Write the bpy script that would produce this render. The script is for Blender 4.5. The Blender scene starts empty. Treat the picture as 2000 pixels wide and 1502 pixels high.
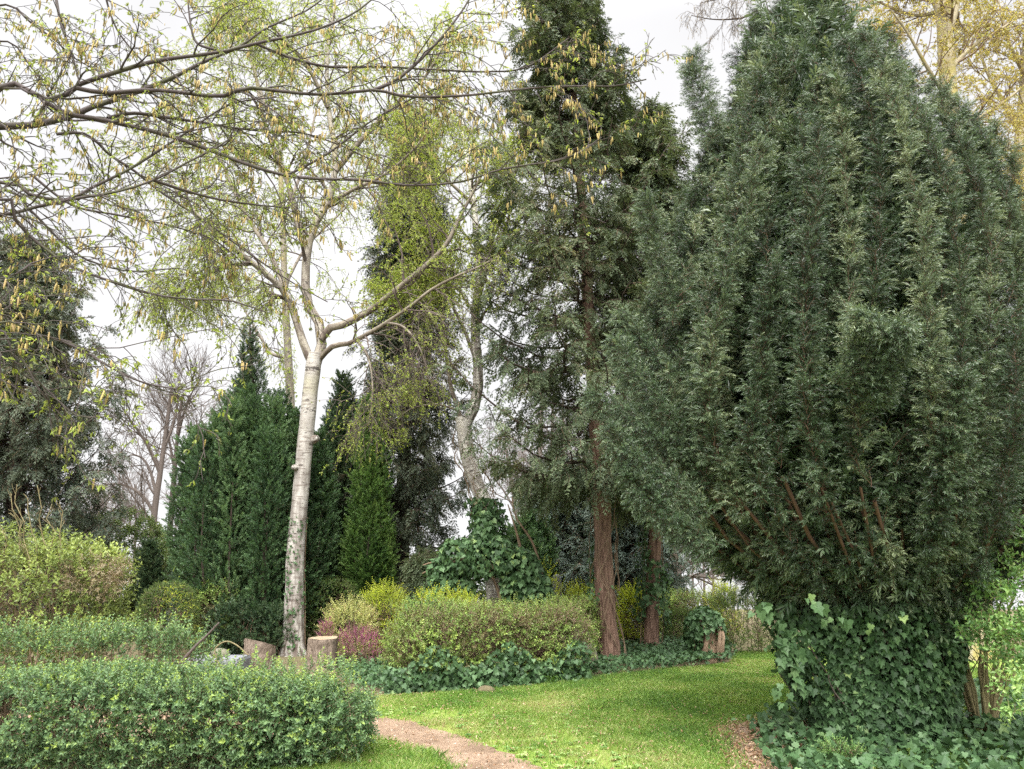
import bpy, math, random
import numpy as np

# ------------------------------------------------------------------ camera, sky, sun, exposure
SC = bpy.context.scene
COL = SC.collection
F_PX, PITCH, EYE = 1483.0, math.radians(13.6), 1.6
cam_d = bpy.data.cameras.new('camera')
cam_d.sensor_width = 36.0
cam_d.lens = 36.0 * F_PX / 2000.0
cam_d.clip_start = 0.05
cam_d.clip_end = 3000
cam = bpy.data.objects.new('camera', cam_d)
COL.objects.link(cam)
cam.location = (0, 0, EYE)
cam.rotation_euler = (math.pi / 2 + PITCH, 0, 0)
SC.camera = cam

SUN_EL, SUN_AZ = math.radians(52), math.radians(190)      # azimuth measured from +Y towards +X
W = bpy.data.worlds.new('World')
SC.world = W
W.use_nodes = True
nt = W.node_tree
nt.nodes.clear()
def wn(t): return nt.nodes.new(t)
tc = wn('ShaderNodeTexCoord'); sep = wn('ShaderNodeSeparateXYZ'); mx = wn('ShaderNodeMath'); cmb = wn('ShaderNodeCombineXYZ')
mx.operation = 'MAXIMUM'; mx.inputs[1].default_value = 0.12
sky = wn('ShaderNodeTexSky'); sky.sky_type = 'NISHITA'; sky.sun_disc = False
sky.sun_elevation = SUN_EL; sky.sun_rotation = SUN_AZ
hs = wn('ShaderNodeHueSaturation'); hs.inputs['Saturation'].default_value = 0.12
nz_ = wn('ShaderNodeTexNoise'); nz_.inputs['Scale'].default_value = 2.2; nz_.inputs['Detail'].default_value = 5
cl = wn('ShaderNodeMapRange'); cl.inputs['From Min'].default_value = .3; cl.inputs['From Max'].default_value = .7
cl.inputs['To Min'].default_value = .90; cl.inputs['To Max'].default_value = 1.10
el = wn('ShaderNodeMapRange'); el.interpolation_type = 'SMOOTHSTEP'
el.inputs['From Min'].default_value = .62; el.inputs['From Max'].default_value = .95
el.inputs['To Min'].default_value = .70; el.inputs['To Max'].default_value = 5.0  # overhead sky, out of view, raised to put more light on the trees
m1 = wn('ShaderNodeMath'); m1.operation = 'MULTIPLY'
mixc = wn('ShaderNodeMix'); mixc.data_type = 'RGBA'; mixc.inputs['Factor'].default_value = .75
mixc.inputs['B'].default_value = (8.4, 8.35, 8.45, 1)       # even cloud cover
vm = wn('ShaderNodeVectorMath'); vm.operation = 'SCALE'
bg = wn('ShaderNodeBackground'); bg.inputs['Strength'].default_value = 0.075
wo = wn('ShaderNodeOutputWorld')
L = nt.links.new
L(tc.outputs['Generated'], sep.inputs[0]); L(sep.outputs['X'], cmb.inputs[0]); L(sep.outputs['Y'], cmb.inputs[1])
L(sep.outputs['Z'], mx.inputs[0]); L(mx.outputs[0], cmb.inputs[2]); L(cmb.outputs[0], sky.inputs[0])
L(sky.outputs[0], hs.inputs['Color']); L(hs.outputs[0], mixc.inputs['A'])
L(tc.outputs['Generated'], nz_.inputs['Vector']); L(nz_.outputs['Fac'], cl.inputs['Value'])
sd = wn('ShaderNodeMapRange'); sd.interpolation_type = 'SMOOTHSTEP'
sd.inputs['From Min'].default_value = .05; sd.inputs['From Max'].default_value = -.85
sd.inputs['To Min'].default_value = 1.0; sd.inputs['To Max'].default_value = 2.0  # extra sky brightness added behind the camera, as frontal fill light
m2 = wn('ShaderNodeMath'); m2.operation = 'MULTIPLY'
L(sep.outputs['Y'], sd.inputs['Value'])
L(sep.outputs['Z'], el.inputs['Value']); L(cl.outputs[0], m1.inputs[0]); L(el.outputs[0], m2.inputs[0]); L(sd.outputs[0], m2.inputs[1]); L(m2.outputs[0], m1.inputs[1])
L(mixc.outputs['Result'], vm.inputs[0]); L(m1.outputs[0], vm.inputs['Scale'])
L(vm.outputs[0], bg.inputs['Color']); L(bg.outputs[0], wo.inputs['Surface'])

sun_d = bpy.data.lights.new('sun', 'SUN')
sun_d.energy = 2.0
sun_d.angle = math.radians(40)
sun_d.color = (1.0, 0.96, 0.9)
sun = bpy.data.objects.new('sun', sun_d)
COL.objects.link(sun)
sun.rotation_euler = (math.pi / 2 - SUN_EL, 0, math.pi - SUN_AZ)   # the lamp shines from that azimuth
sun.location = (-4, -8, 14)

SC.view_settings.view_transform = 'Standard'
SC.view_settings.look = 'None'
SC.view_settings.gamma = 1.0
SC.view_settings.exposure = 1.45
SC.render.engine = 'CYCLES'
SC.cycles.max_bounces = 6
SC.cycles.diffuse_bounces = 4
SC.cycles.glossy_bounces = 2
SC.cycles.transmission_bounces = 3
SC.cycles.use_denoising = False

# ------------------------------------------------------------------ geometry helpers
def at(px, py, Y):
    """world point on the sight line of a photo pixel (2000 x 1502) at depth Y"""
    x = (px - 1000) / F_PX
    u = (751 - py) / F_PX
    d = np.array([x, math.cos(PITCH) - u * math.sin(PITCH), math.sin(PITCH) + u * math.cos(PITCH)])
    return np.array([0, 0, EYE]) + d * (Y / d[1])

def ground_z(x, y):
    y = np.asarray(y, float)
    return -0.05 * np.clip(y - 21, 0, None)

def gp(px, py):
    """ground point under a photo pixel (level part of the ground)"""
    x = (px - 1000) / F_PX
    u = (751 - py) / F_PX
    d = np.array([x, math.cos(PITCH) - u * math.sin(PITCH), math.sin(PITCH) + u * math.cos(PITCH)])
    return np.array([0, 0, EYE]) + d * (-EYE / d[2])

def pp(pts, Y=None):
    """list of (px, py[, Y]) -> world points"""
    return np.array([at(p[0], p[1], p[2] if len(p) > 2 else Y) for p in pts])

def unit(v):
    return v / np.maximum(np.linalg.norm(v, axis=-1, keepdims=True), 1e-9)

def sinn(p, f, seed=0):
    r = np.random.default_rng(seed + 77)
    o = np.zeros(p.shape[:-1])
    for k in range(5):
        a = unit(r.normal(size=3)) * f * (0.6 + .5 * k)
        o += np.sin(p @ a + r.uniform(0, 6.28)) / (1 + .45 * k)
    return o / 2.2

NV = [0]
class MB:
    def __init__(s):
        s.v = []; s.l = []; s.s = []; s.m = []; s.t = []; s.k = []; s.kn = []; s.n = 0
    def add(s, v, loops, sizes, mats=None, tint=None, bk=None):
        v = np.asarray(v, np.float32).reshape(-1, 3)
        loops = np.asarray(loops, np.int32).ravel()
        sizes = np.asarray(sizes, np.int32).ravel()
        s.v.append(v); s.l.append(loops + s.n); s.s.append(sizes)
        s.m.append(np.zeros(len(sizes), np.int32) if mats is None else np.broadcast_to(np.asarray(mats, np.int32), (len(sizes),)))
        s.t.append(np.full(len(v), .5, np.float32) if tint is None else np.asarray(tint, np.float32).ravel())
        s.k.append(np.zeros((0, 3), np.float32) if bk is None else np.asarray(bk, np.float32).reshape(-1, 3)); s.kn.append((s.n, len(v), bk is not None))
        s.n += len(v)
    def build(s, name, mats, parent=None, base=None, smooth=False):
        me = bpy.data.meshes.new(name)
        v = np.concatenate(s.v)
        if parent is not None: off = np.array(parent.location)
        else: off = np.array(base if base is not None else (0, 0, 0), float)
        # a part of a part is laid out from the thing's base too
        p2 = parent
        while p2 is not None and p2.parent is not None:
            p2 = p2.parent
            off = off + np.array(p2.location)
        k = None
        if any(q[2] for q in s.kn):
            k = np.zeros((len(v), 3), np.float32)
            for (a0, n0, has), kk in zip(s.kn, s.k):
                if has: k[a0:a0 + n0] = kk
        v = (v - off).astype(np.float32)
        lo = np.concatenate(s.l); sz = np.concatenate(s.s); mi = np.concatenate(s.m)
        me.vertices.add(len(v)); me.vertices.foreach_set('co', v.ravel())
        me.loops.add(len(lo)); me.loops.foreach_set('vertex_index', lo.astype(np.int32))
        me.polygons.add(len(sz))
        st = np.concatenate([[0], np.cumsum(sz)[:-1]]).astype(np.int32)
        me.polygons.foreach_set('loop_start', st)
        me.polygons.foreach_set('material_index', mi)
        me.polygons.foreach_set('use_smooth', np.full(len(sz), bool(smooth)))
        a = me.attributes.new('tint', 'FLOAT', 'POINT'); a.data.foreach_set('value', np.concatenate(s.t))
        if k is not None:
            a = me.attributes.new('bk', 'FLOAT_VECTOR', 'POINT'); a.data.foreach_set('vector', k.ravel())
        me.update(calc_edges=True)
        s.v = s.l = s.t = s.k = None; NV[0] += len(v)
        for m in (mats if isinstance(mats, (list, tuple)) else [mats]): me.materials.append(m)
        o = bpy.data.objects.new(name, me)
        COL.objects.link(o)
        if parent is not None: o.parent = parent
        elif base is not None: o.location = base
        return o

def tag(o, label=None, cat=None, group=None, kind=None):
    if label: o['label'] = label
    if cat: o['category'] = cat
    if group: o['group'] = group
    if kind: o['kind'] = kind
    return o

def thing(name, label, cat, loc, group=None):
    o = bpy.data.objects.new(name, None)
    o.empty_display_size = .2
    COL.objects.link(o)
    o.location = tuple(float(q) for q in loc)
    return tag(o, label, cat, group)

def spline(pts, K, extra=None):
    pts = np.asarray(pts, float)
    n = len(pts)
    seg = np.linalg.norm(np.diff(pts[:, :3], axis=0), axis=1)
    cum = np.concatenate([[0], np.cumsum(seg)])
    s = np.linspace(0, cum[-1], K)
    i = np.clip(np.searchsorted(cum, s, side='right') - 1, 0, n - 2)
    t = ((s - cum[i]) / np.maximum(seg[i], 1e-9))[:, None]
    p0 = pts[np.maximum(i - 1, 0)]; p1 = pts[i]; p2 = pts[i + 1]; p3 = pts[np.minimum(i + 2, n - 1)]
    return .5 * (2 * p1 + (p2 - p0) * t + (2 * p0 - 5 * p1 + 4 * p2 - p3) * t ** 2 + (3 * p1 - p0 - 3 * p2 + p3) * t ** 3)

def tubes(mb, P, R, sides=4, mat=0, tint=None, rough=0., seed=0, cap=False):
    P = np.asarray(P, float); R = np.asarray(R, float)
    if P.ndim == 2: P = P[None]; R = R[None]
    N, K, _ = P.shape
    if N == 0: return
    T = unit(np.gradient(P, axis=1))
    md = np.abs(unit(P[:, -1] - P[:, 0]))
    ref = np.eye(3)[np.argmin(md, axis=1)][:, None, :]
    U = unit(np.cross(T, np.broadcast_to(ref, T.shape)))
    V = np.cross(T, U)
    th = np.arange(sides) * 2 * math.pi / sides
    ct, stt = np.cos(th), np.sin(th)
    D = ct[None, None, :, None] * U[:, :, None, :] + stt[None, None, :, None] * V[:, :, None, :]
    RR = np.broadcast_to(R[:, :, None], (N, K, sides)).copy()
    if rough > 0:
        q = P[:, :, None, :] + D * R[:, :, None, None]
        RR *= 1 + rough * sinn(q, 5.0, seed) + rough * .7 * sinn(q * np.array([1, 1, .35]), 17.0, seed + 3)
    v = P[:, :, None, :] + D * RR[..., None]
    cum = np.concatenate([np.zeros((N, 1)), np.cumsum(np.linalg.norm(np.diff(P, axis=1), axis=2), axis=1)], axis=1)
    bk = np.empty((N, K, sides, 3))
    bk[..., 0] = ct * R[:, :, None]; bk[..., 1] = stt * R[:, :, None]
    bk[..., 2] = cum[:, :, None] + (np.arange(N) * 1.37)[:, None, None]
    idx = np.arange(N * K * sides).reshape(N, K, sides)
    a = idx[:, :-1, :]; b = idx[:, 1:, :]
    quads = np.stack([a, np.roll(a, -1, axis=2), np.roll(b, -1, axis=2), b], axis=-1)
    nq = N * (K - 1) * sides
    tn = None
    if tint is not None: tn = np.broadcast_to(np.asarray(tint, float).reshape(-1, 1, 1), (N, K, sides))
    loops = quads.ravel(); sizes = np.full(nq, 4)
    if cap:
        e = idx[:, -1, :]; loops = np.concatenate([loops, e.ravel()]); sizes = np.concatenate([sizes, np.full(N, sides)])
    mb.add(v, loops, sizes, mats=np.full(len(sizes), mat), tint=tn, bk=bk)

def along(P, n, t0, t1, rng, R=None):
    """n stratified samples per polyline -> pos, tangent, t, (radius)"""
    N, K, _ = P.shape
    t = t0 + (t1 - t0) * (np.arange(n)[None, :] + rng.random((N, n))) / n
    f = np.clip(t * (K - 1), 0, K - 1.001)
    i = f.astype(int); a = (f - i)[..., None]
    r = np.arange(N)[:, None]
    p0, p1 = P[r, i], P[r, i + 1]
    pos = p0 + (p1 - p0) * a
    tan = unit(p1 - p0)
    if R is None: return pos, tan, t
    rad = R[r, i] * (1 - a[..., 0]) + R[r, i + 1] * a[..., 0]
    return pos, tan, t, rad

def kids(P, R, m, t0, t1, length, ang, K, rng, rr=.6, rmin=.003, grav=0., wig=.12, taper=.5, bias=None):
    pos, tan, t, rad = along(P, m, t0, t1, rng, R)
    shp = t.shape
    rv = rng.normal(size=shp + (3,))
    if bias is not None: rv = rv + np.asarray(bias)
    rv = unit(rv - (rv * tan).sum(-1, keepdims=True) * tan)
    a = (ang * (1 + .35 * (rng.random(shp) * 2 - 1)))[..., None]
    d = np.cos(a) * tan + np.sin(a) * rv
    Ln = length * (.55 + .75 * rng.random(shp)) * (1 - taper * (t - t0) / max(t1 - t0, 1e-6))
    n = shp[0] * shp[1]
    d = d.reshape(n, 3); p = pos.reshape(n, 3).copy(); Ln = Ln.reshape(n); rad = rad.reshape(n)
    out = np.empty((n, K, 3)); out[:, 0] = p
    st = (Ln / (K - 1))[:, None]
    for k in range(1, K):
        d = unit(d + wig * rng.normal(size=(n, 3)) + np.array([0, 0, -grav]) * (k / K))
        p = p + d * st
        out[:, k] = p
    r0 = np.maximum(rad * rr, rmin)
    q = np.linspace(0, 1, K)
    Rc = r0[:, None] * (1 - q) + rmin * .7 * q
    return out, Rc

# ------------------------------------------------------------------ leaf templates: (verts, loops, sizes, mats, vertex tint shift)
def T(v, faces, mat=0, vt=None):
    v = np.array(v, float)
    return dict(v=v, l=np.array([i for f in faces for i in f]), s=np.array([len(f) for f in faces]),
                m=np.full(len(faces), mat), t=np.zeros(len(v)) if vt is None else np.array(vt, float))

def frame(fwd, nrm):
    f = unit(np.asarray(fwd, float))
    n = np.asarray(nrm, float)
    n = n - (n * f).sum(-1, keepdims=True) * f
    bad = np.linalg.norm(n, axis=-1) < 1e-4
    if np.any(bad):
        alt = np.cross(f, np.array([.3, .8, .52])); n = np.where(bad[..., None], alt, n)
    n = unit(n)
    return np.cross(f, n), f, n

def scatter(mb, tl, pos, fwd, nrm, scale, rng, tint=None, tvar=.0):
    if isinstance(tl, dict): tl = [tl]
    pos = np.asarray(pos, float).reshape(-1, 3); N = len(pos)
    if N == 0: return
    fwd = np.broadcast_to(fwd, (N, 3)) if np.ndim(fwd) == 1 else np.asarray(fwd).reshape(-1, 3)
    nrm = np.broadcast_to(nrm, (N, 3)) if np.ndim(nrm) == 1 else np.asarray(nrm).reshape(-1, 3)
    scale = np.broadcast_to(np.asarray(scale, float).ravel(), (N,)) if np.size(scale) in (1, N) else scale
    tint = rng.random(N) if tint is None else np.broadcast_to(np.asarray(tint, float).ravel(), (N,))
    X, Y, Z = [q.astype(np.float32) for q in frame(fwd, nrm)]
    pos = pos.astype(np.float32); scale = np.asarray(scale, np.float32)
    pick = rng.integers(0, len(tl), N)
    for q, t in enumerate(tl):
        s = pick == q
        n = int(s.sum())
        if n == 0: continue
        v = t['v'].astype(np.float32)
        w = (v[None, :, 0:1] * X[s][:, None] + v[None, :, 1:2] * Y[s][:, None] + v[None, :, 2:3] * Z[s][:, None]) * scale[s][:, None, None] + pos[s][:, None]
        lo = (t['l'][None] + (np.arange(n) * len(v))[:, None]).astype(np.int32)
        tn = (tint[s][:, None] + t['t'][None]).astype(np.float32)
        mb.add(w, lo, np.tile(t['s'], n), mats=np.tile(t['m'], n), tint=np.clip(tn, 0, 1))

def combine(parts):
    """parts: list of (template, pos, fwd, nrm, scale, tintshift)"""
    V = []; Ls = []; S = []; M = []; TT = []; n = 0
    for t, p, f, nn, sc, ts in parts:
        X, Y, Z = frame(np.array(f, float), np.array(nn, float))
        v = t['v']
        w = (v[:, 0:1] * X + v[:, 1:2] * Y + v[:, 2:3] * Z) * sc + np.array(p)
        V.append(w); Ls.append(t['l'] + n); S.append(t['s']); M.append(t['m']); TT.append(t['t'] + ts); n += len(v)
    return dict(v=np.concatenate(V), l=np.concatenate(Ls), s=np.concatenate(S), m=np.concatenate(M), t=np.concatenate(TT))

def leaf(w=.5, fold=.12, curl=.12):
    return T([(0, 0, 0), (w * .42, .28, fold * .8), (w * .5, .5, fold), (0, 1, -curl), (-w * .5, .5, fold), (-w * .42, .28, fold * .8), (0, .45, 0)],
             [(0, 1, 2, 6), (6, 2, 3), (0, 6, 4, 5), (6, 3, 4)])
def leaf_lo(w=.5, fold=.1, curl=.1):
    return T([(0, 0, 0), (w * .5, .45, fold), (0, 1, -curl), (-w * .5, .45, fold)], [(0, 1, 2), (0, 2, 3)])
def ivy_leaf():
    h = [(.17, -.13), (.42, -.06), (.5, .12), (.36, .26), (.44, .52), (.22, .56)]
    pts = [(0, 0)] + h + [(0, 1.0)] + [(-x, y) for x, y in h[::-1]]
    v = [(0, .3, .0)] + [(x, y, .10 * abs(x) / .5 - .13 * max(0, y - .4)) for x, y in pts]
    n = len(pts)
    return T(v, [(0, 1 + i, 1 + (i + 1) % n) for i in range(n)])
def stick(a, b, w, mat=1):
    a = np.array(a, float); b = np.array(b, float)
    d = unit(b - a); s = unit(np.cross(d, np.array([.2, .1, .97]))); q = np.cross(d, s)
    v = [a + s * w, a - s * w * .5 + q * w * .87, a - s * w * .5 - q * w * .87, b]
    return T(v, [(0, 1, 3), (1, 2, 3), (2, 0, 3)], mat)
IDN = ((0, 0, 0), (0, 1, 0), (0, 0, 1), 1, 0)

def leafy_twig(seed, L=.16, pairs=5, ll=.042, lw=.5, hi=True, spread=.9, young=.25):
    r = np.random.default_rng(seed)
    parts = [(stick((0, 0, 0), (0, L, 0), .0022), *IDN)]
    for k in range(pairs):
        t = (k + .6) / pairs
        rot = k * 1.57 + r.normal() * .3
        for s in (0, math.pi):
            a = rot + s
            out = np.array([math.cos(a), 0, math.sin(a)])
            ang = spread * (1 - .45 * t) + r.normal() * .15
            f = out * math.sin(ang) + np.array([0, 1, 0]) * math.cos(ang)
            n = np.array([0, 1, 0]) * math.sin(ang) - out * math.cos(ang) + r.normal(size=3) * .25
            sc = ll * (1.05 - .45 * t) * r.uniform(.75, 1.15)
            lt = (leaf if hi else leaf_lo)(lw, .1 + .1 * r.random(), .05 + .2 * r.random())
            parts.append((lt, (0, L * t, 0), f, n, sc, young * (t - .5) + r.normal() * .12))
    return combine(parts)

def needle_shoot(seed, L=.13, n=26, nl=.024, nw=.0042, droop=.25, ang=.95, flat=.35):
    r = np.random.default_rng(seed)
    V = []; Fc = []; tt = []
    def pt(t): return np.array([0, L * t, -droop * L * t * t])
    parts = [(stick(pt(0), pt(.95), .002), *IDN)]
    for k in range(n):
        t = (k + .5 + r.uniform(-.4, .4)) / n
        p = pt(t)
        a = k * 2.4 + r.normal() * .3
        o = np.array([math.cos(a), 0, math.sin(a) * (1 - flat)])
        g = ang * (1 - .5 * t ** 3) + r.normal() * .12
        d = unit(o) * math.sin(g) + np.array([0, 1, -2 * droop * t]) * math.cos(g)
        l = nl * r.uniform(.75, 1.2) * (1 - .25 * t)
        s = unit(np.cross(d, r.normal(size=3))) * nw * .5
        b = len(V)
        V += [p, p + d * l * .55 + s, p + d * l + np.array([0, 0, -.15 * l]), p + d * l * .55 - s]
        tt += [-.20 + .42 * t + r.normal() * .06] * 4
        Fc.append((b, b + 1, b + 2, b + 3))
    parts.append((T(V, Fc, 0, tt), *IDN))
    return combine(parts)

def frond(seed, L=.26, n=8, sub=4, wd=.010, droop=.35, open_=.85, sl=.42, rag=.25):
    """flat conifer spray: axis with side branchlets made of short scale shoots"""
    r = np.random.default_rng(seed)
    V = []; Fc = []; tt = []
    def ax(t): return np.array([.03 * L * math.sin(3 * t + seed), L * t, -droop * L * t * t])
    def blade(p, d, l, w, sh):
        s = np.cross(d, np.array([0, 0, 1.])); s = unit(s) * w * .5
        b = len(V)
        V.extend([p, p + d * l * .5 + s + np.array([0, 0, -.02 * l]), p + d * l + np.array([0, 0, -.18 * l]), p + d * l * .5 - s])
        tt.extend([sh] * 4)
        Fc.append((b, b + 1, b + 2, b + 3))
    parts = [(stick((0, 0, 0), ax(.9), .003), *IDN)]
    for k in range(n):
        t = .08 + .9 * (k + r.random() * .6) / n
        for sd in (-1, 1):
            if r.random() < .08: continue
            g = open_ * (1 - .35 * t) + r.normal() * .15
            d0 = unit(np.array([sd * math.sin(g), math.cos(g), -.25 * t + r.normal() * rag]))
            ln = L * sl * (1.0 - .72 * t) * r.uniform(.7, 1.2)
            p = ax(t)
            sh = r.normal() * .1 + .15 * (t - .5)
            blade(p, d0, ln, wd, sh)
            for j in range(sub):
                u = (j + .7) / (sub + .3)
                g2 = .65 + r.normal() * .12
                for s2 in (-1, 1):
                    c, s_ = math.cos(g2 * s2), math.sin(g2 * s2)
                    d = unit(np.array([d0[0] * c - d0[1] * s_, d0[0] * s_ + d0[1] * c, d0[2] - .15 + r.normal() * rag]))
                    blade(p + d0 * ln * u, d, ln * .42 * (1 - .45 * u) * r.uniform(.7, 1.25), wd * .85, sh + .08 * u + r.normal() * .04)
    blade(ax(.9), unit(ax(1) - ax(.9)), L * .16, wd, .1)
    parts.append((T(V, Fc, 0, tt), *IDN))
    return combine(parts)

def tuft(seed, n=4, ll=1.0, lw=.5, spread=.8, hi=False):
    r = np.random.default_rng(seed)
    parts = []
    for k in range(n):
        a = k * 2.4 + r.random() * 1.2
        g = spread * r.uniform(.5, 1.3)
        f = (math.cos(a) * math.sin(g), math.cos(g), math.sin(a) * math.sin(g))
        lt = (leaf if hi else leaf_lo)(lw, .12, .15)
        parts.append((lt, r.normal(size=3) * .15 * ll, f, r.normal(size=3), ll * r.uniform(.6, 1.1), r.normal() * .15))
    return combine(parts)

def catkin_t(seed, sides=5, rings=9):
    r = np.random.default_rng(seed)
    V = []; Fc = []
    bend = r.uniform(-.12, .12)
    for k in range(rings):
        t = k / (rings - 1)
        rad = .10 * (math.sin(math.pi * min(1, t * .9 + .1)) ** .5) * (1.12 if k % 2 else .8)
        for j in range(sides):
            a = j * 6.283 / sides + (k % 2) * .6
            V.append((math.cos(a) * rad + bend * t * t, t, math.sin(a) * rad))
    for k in range(rings - 1):
        for j in range(sides):
            a = k * sides + j; b = k * sides + (j + 1) % sides
            Fc.append((a, b, b + sides, a + sides))
    return T(V, Fc, 0, [(.15 if (i // sides) % 2 else -.15) for i in range(len(V))])

# ------------------------------------------------------------------ materials
def newmat(name):
    m = bpy.data.materials.new(name); m.use_nodes = True
    m.node_tree.nodes.clear()
    return m, m.node_tree.nodes, m.node_tree.links.new
def ramp(nodes, cols, pos=None):
    r = nodes.new('ShaderNodeValToRGB')
    e = r.color_ramp.elements
    n = len(cols)
    while len(e) < n: e.new(.5)
    for i, c in enumerate(cols):
        e[i].position = pos[i] if pos else i / max(1, n - 1)
        e[i].color = (*c, 1)
    return r
def leaf_mat(name, cols, trans=.3, rough=.45, spec=.35, vary=.45, nscale=1.3, tcol=1.25):
    m, N, L = newmat(name)
    at_ = N.new('ShaderNodeAttribute'); at_.attribute_name = 'tint'
    tcn = N.new('ShaderNodeTexCoord')
    no = N.new('ShaderNodeTexNoise'); no.inputs['Scale'].default_value = nscale; no.inputs['Detail'].default_value = 3
    L(tcn.outputs['Object'], no.inputs['Vector'])
    mr = N.new('ShaderNodeMapRange'); mr.inputs['From Min'].default_value = .25; mr.inputs['From Max'].default_value = .75
    mr.inputs['To Min'].default_value = -vary / 2; mr.inputs['To Max'].default_value = vary / 2
    L(no.outputs['Fac'], mr.inputs['Value'])
    ad = N.new('ShaderNodeMath'); ad.operation = 'ADD'; ad.use_clamp = True
    L(at_.outputs['Fac'], ad.inputs[0]); L(mr.outputs[0], ad.inputs[1])
    rp = ramp(N, cols); L(ad.outputs[0], rp.inputs['Fac'])
    b = N.new('ShaderNodeBsdfPrincipled'); b.inputs['Roughness'].default_value = rough
    b.inputs['Specular IOR Level'].default_value = spec
    L(rp.outputs['Color'], b.inputs['Base Color'])
    o = N.new('ShaderNodeOutputMaterial')
    if trans > 0:
        tr = N.new('ShaderNodeBsdfTranslucent')
        g = N.new('ShaderNodeVectorMath'); g.operation = 'MULTIPLY'; g.inputs[1].default_value = (tcol * 1.05, tcol, tcol * .6)
        L(rp.outputs['Color'], g.inputs[0]); L(g.outputs[0], tr.inputs['Color'])
        mxs = N.new('ShaderNodeMixShader'); mxs.inputs['Fac'].default_value = trans
        L(b.outputs[0], mxs.inputs[1]); L(tr.outputs[0], mxs.inputs[2]); L(mxs.outputs[0], o.inputs['Surface'])
    else:
        L(b.outputs[0], o.inputs['Surface'])
    return m
def bark_mat(name, cols, sx=14., sz=3., bump=.6, rough=.85, pos=None, moss=None):
    m, N, L = newmat(name)
    a = N.new('ShaderNodeAttribute'); a.attribute_name = 'bk'
    mp = N.new('ShaderNodeMapping'); mp.inputs['Scale'].default_value = (sx, sx, sz)
    L(a.outputs['Vector'], mp.inputs['Vector'])
    no = N.new('ShaderNodeTexNoise'); no.inputs['Scale'].default_value = 1.6; no.inputs['Detail'].default_value = 7; no.inputs['Roughness'].default_value = .62
    L(mp.outputs[0], no.inputs['Vector'])
    rp = ramp(N, cols, pos); L(no.outputs['Fac'], rp.inputs['Fac'])
    b = N.new('ShaderNodeBsdfPrincipled'); b.inputs['Roughness'].default_value = rough; b.inputs['Specular IOR Level'].default_value = .2
    col = rp.outputs['Color']
    if moss:
        n2 = N.new('ShaderNodeTexNoise'); n2.inputs['Scale'].default_value = 3.; n2.inputs['Detail'].default_value = 6
        L(a.outputs['Vector'], n2.inputs['Vector'])
        r2 = N.new('ShaderNodeMapRange'); r2.inputs['From Min'].default_value = .48; r2.inputs['From Max'].default_value = .6
        r2.inputs['To Max'].default_value = .8
        L(n2.outputs['Fac'], r2.inputs['Value'])
        mc = N.new('ShaderNodeMix'); mc.data_type = 'RGBA'; mc.inputs['B'].default_value = (*moss, 1)
        L(r2.outputs[0], mc.inputs['Factor']); L(col, mc.inputs['A']); col = mc.outputs['Result']
    L(col, b.inputs['Base Color'])
    bu = N.new('ShaderNodeBump'); bu.inputs['Strength'].default_value = bump; bu.inputs['Distance'].default_value = .03
    L(no.outputs['Fac'], bu.inputs['Height']); L(bu.outputs[0], b.inputs['Normal'])
    o = N.new('ShaderNodeOutputMaterial'); L(b.outputs[0], o.inputs['Surface'])
    return m
def birch_mat(name, white=(.46, .435, .395), lichen=(.30, .28, .14), lich=.4):
    m, N, L = newmat(name)
    a = N.new('ShaderNodeAttribute'); a.attribute_name = 'bk'
    def noise(scale, vec, det=5, rg=.55):
        mp = N.new('ShaderNodeMapping'); mp.inputs['Scale'].default_value = vec
        L(a.outputs['Vector'], mp.inputs['Vector'])
        n = N.new('ShaderNodeTexNoise'); n.inputs['Scale'].default_value = scale; n.inputs['Detail'].default_value = det; n.inputs['Roughness'].default_value = rg
        L(mp.outputs[0], n.inputs['Vector']); return n.outputs['Fac']
    def rng_(v, a0, a1, b0=0., b1=1.):
        r = N.new('ShaderNodeMapRange'); r.inputs['From Min'].default_value = a0; r.inputs['From Max'].default_value = a1
        r.inputs['To Min'].default_value = b0; r.inputs['To Max'].default_value = b1
        L(v, r.inputs['Value']); return r.outputs[0]
    def mix(f, A, B):
        c = N.new('ShaderNodeMix'); c.data_type = 'RGBA'; L(f, c.inputs['Factor'])
        if isinstance(A, tuple): c.inputs['A'].default_value = (*A, 1)
        else: L(A, c.inputs['A'])
        c.inputs['B'].default_value = (*B, 1); return c.outputs['Result']
    c = mix(rng_(noise(2.5, (1, 1, 1)), .35, .65), white, tuple(q * .74 for q in white))
    c = mix(rng_(noise(1.1, (1, 1, .6)), .52, .62, 0, lich), c, lichen)
    c = mix(rng_(noise(1., (4, 4, 38), 4), .55, .62, 0, .75), c, (.15, .12, .10))       # lenticels
    c = mix(rng_(noise(1., (5, 5, 9.), 6, .65), .59, .63, 0, .95), c, (.045, .038, .032))   # black scars
    # old plates low on the stem: deep vertical cracks
    sp = N.new('ShaderNodeSeparateXYZ'); L(a.outputs['Vector'], sp.inputs[0])
    low = rng_(sp.outputs['Z'], 6.5, .2, 0, 1)
    fis = noise(1., (12, 12, 2.5), 6, .6)
    ad = N.new('ShaderNodeMath'); ad.operation = 'MULTIPLY'; L(low, ad.inputs[0]); L(rng_(fis, .40, .58), ad.inputs[1])
    c = mix(ad.outputs[0], c, (.10, .075, .06))
    b = N.new('ShaderNodeBsdfPrincipled'); b.inputs['Roughness'].default_value = .75; L(c, b.inputs['Base Color'])
    bu = N.new('ShaderNodeBump'); bu.inputs['Strength'].default_value = .5; bu.inputs['Distance'].default_value = .02
    L(fis, bu.inputs['Height']); L(bu.outputs[0], b.inputs['Normal'])
    o = N.new('ShaderNodeOutputMaterial'); L(b.outputs[0], o.inputs['Surface'])
    return m
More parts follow.
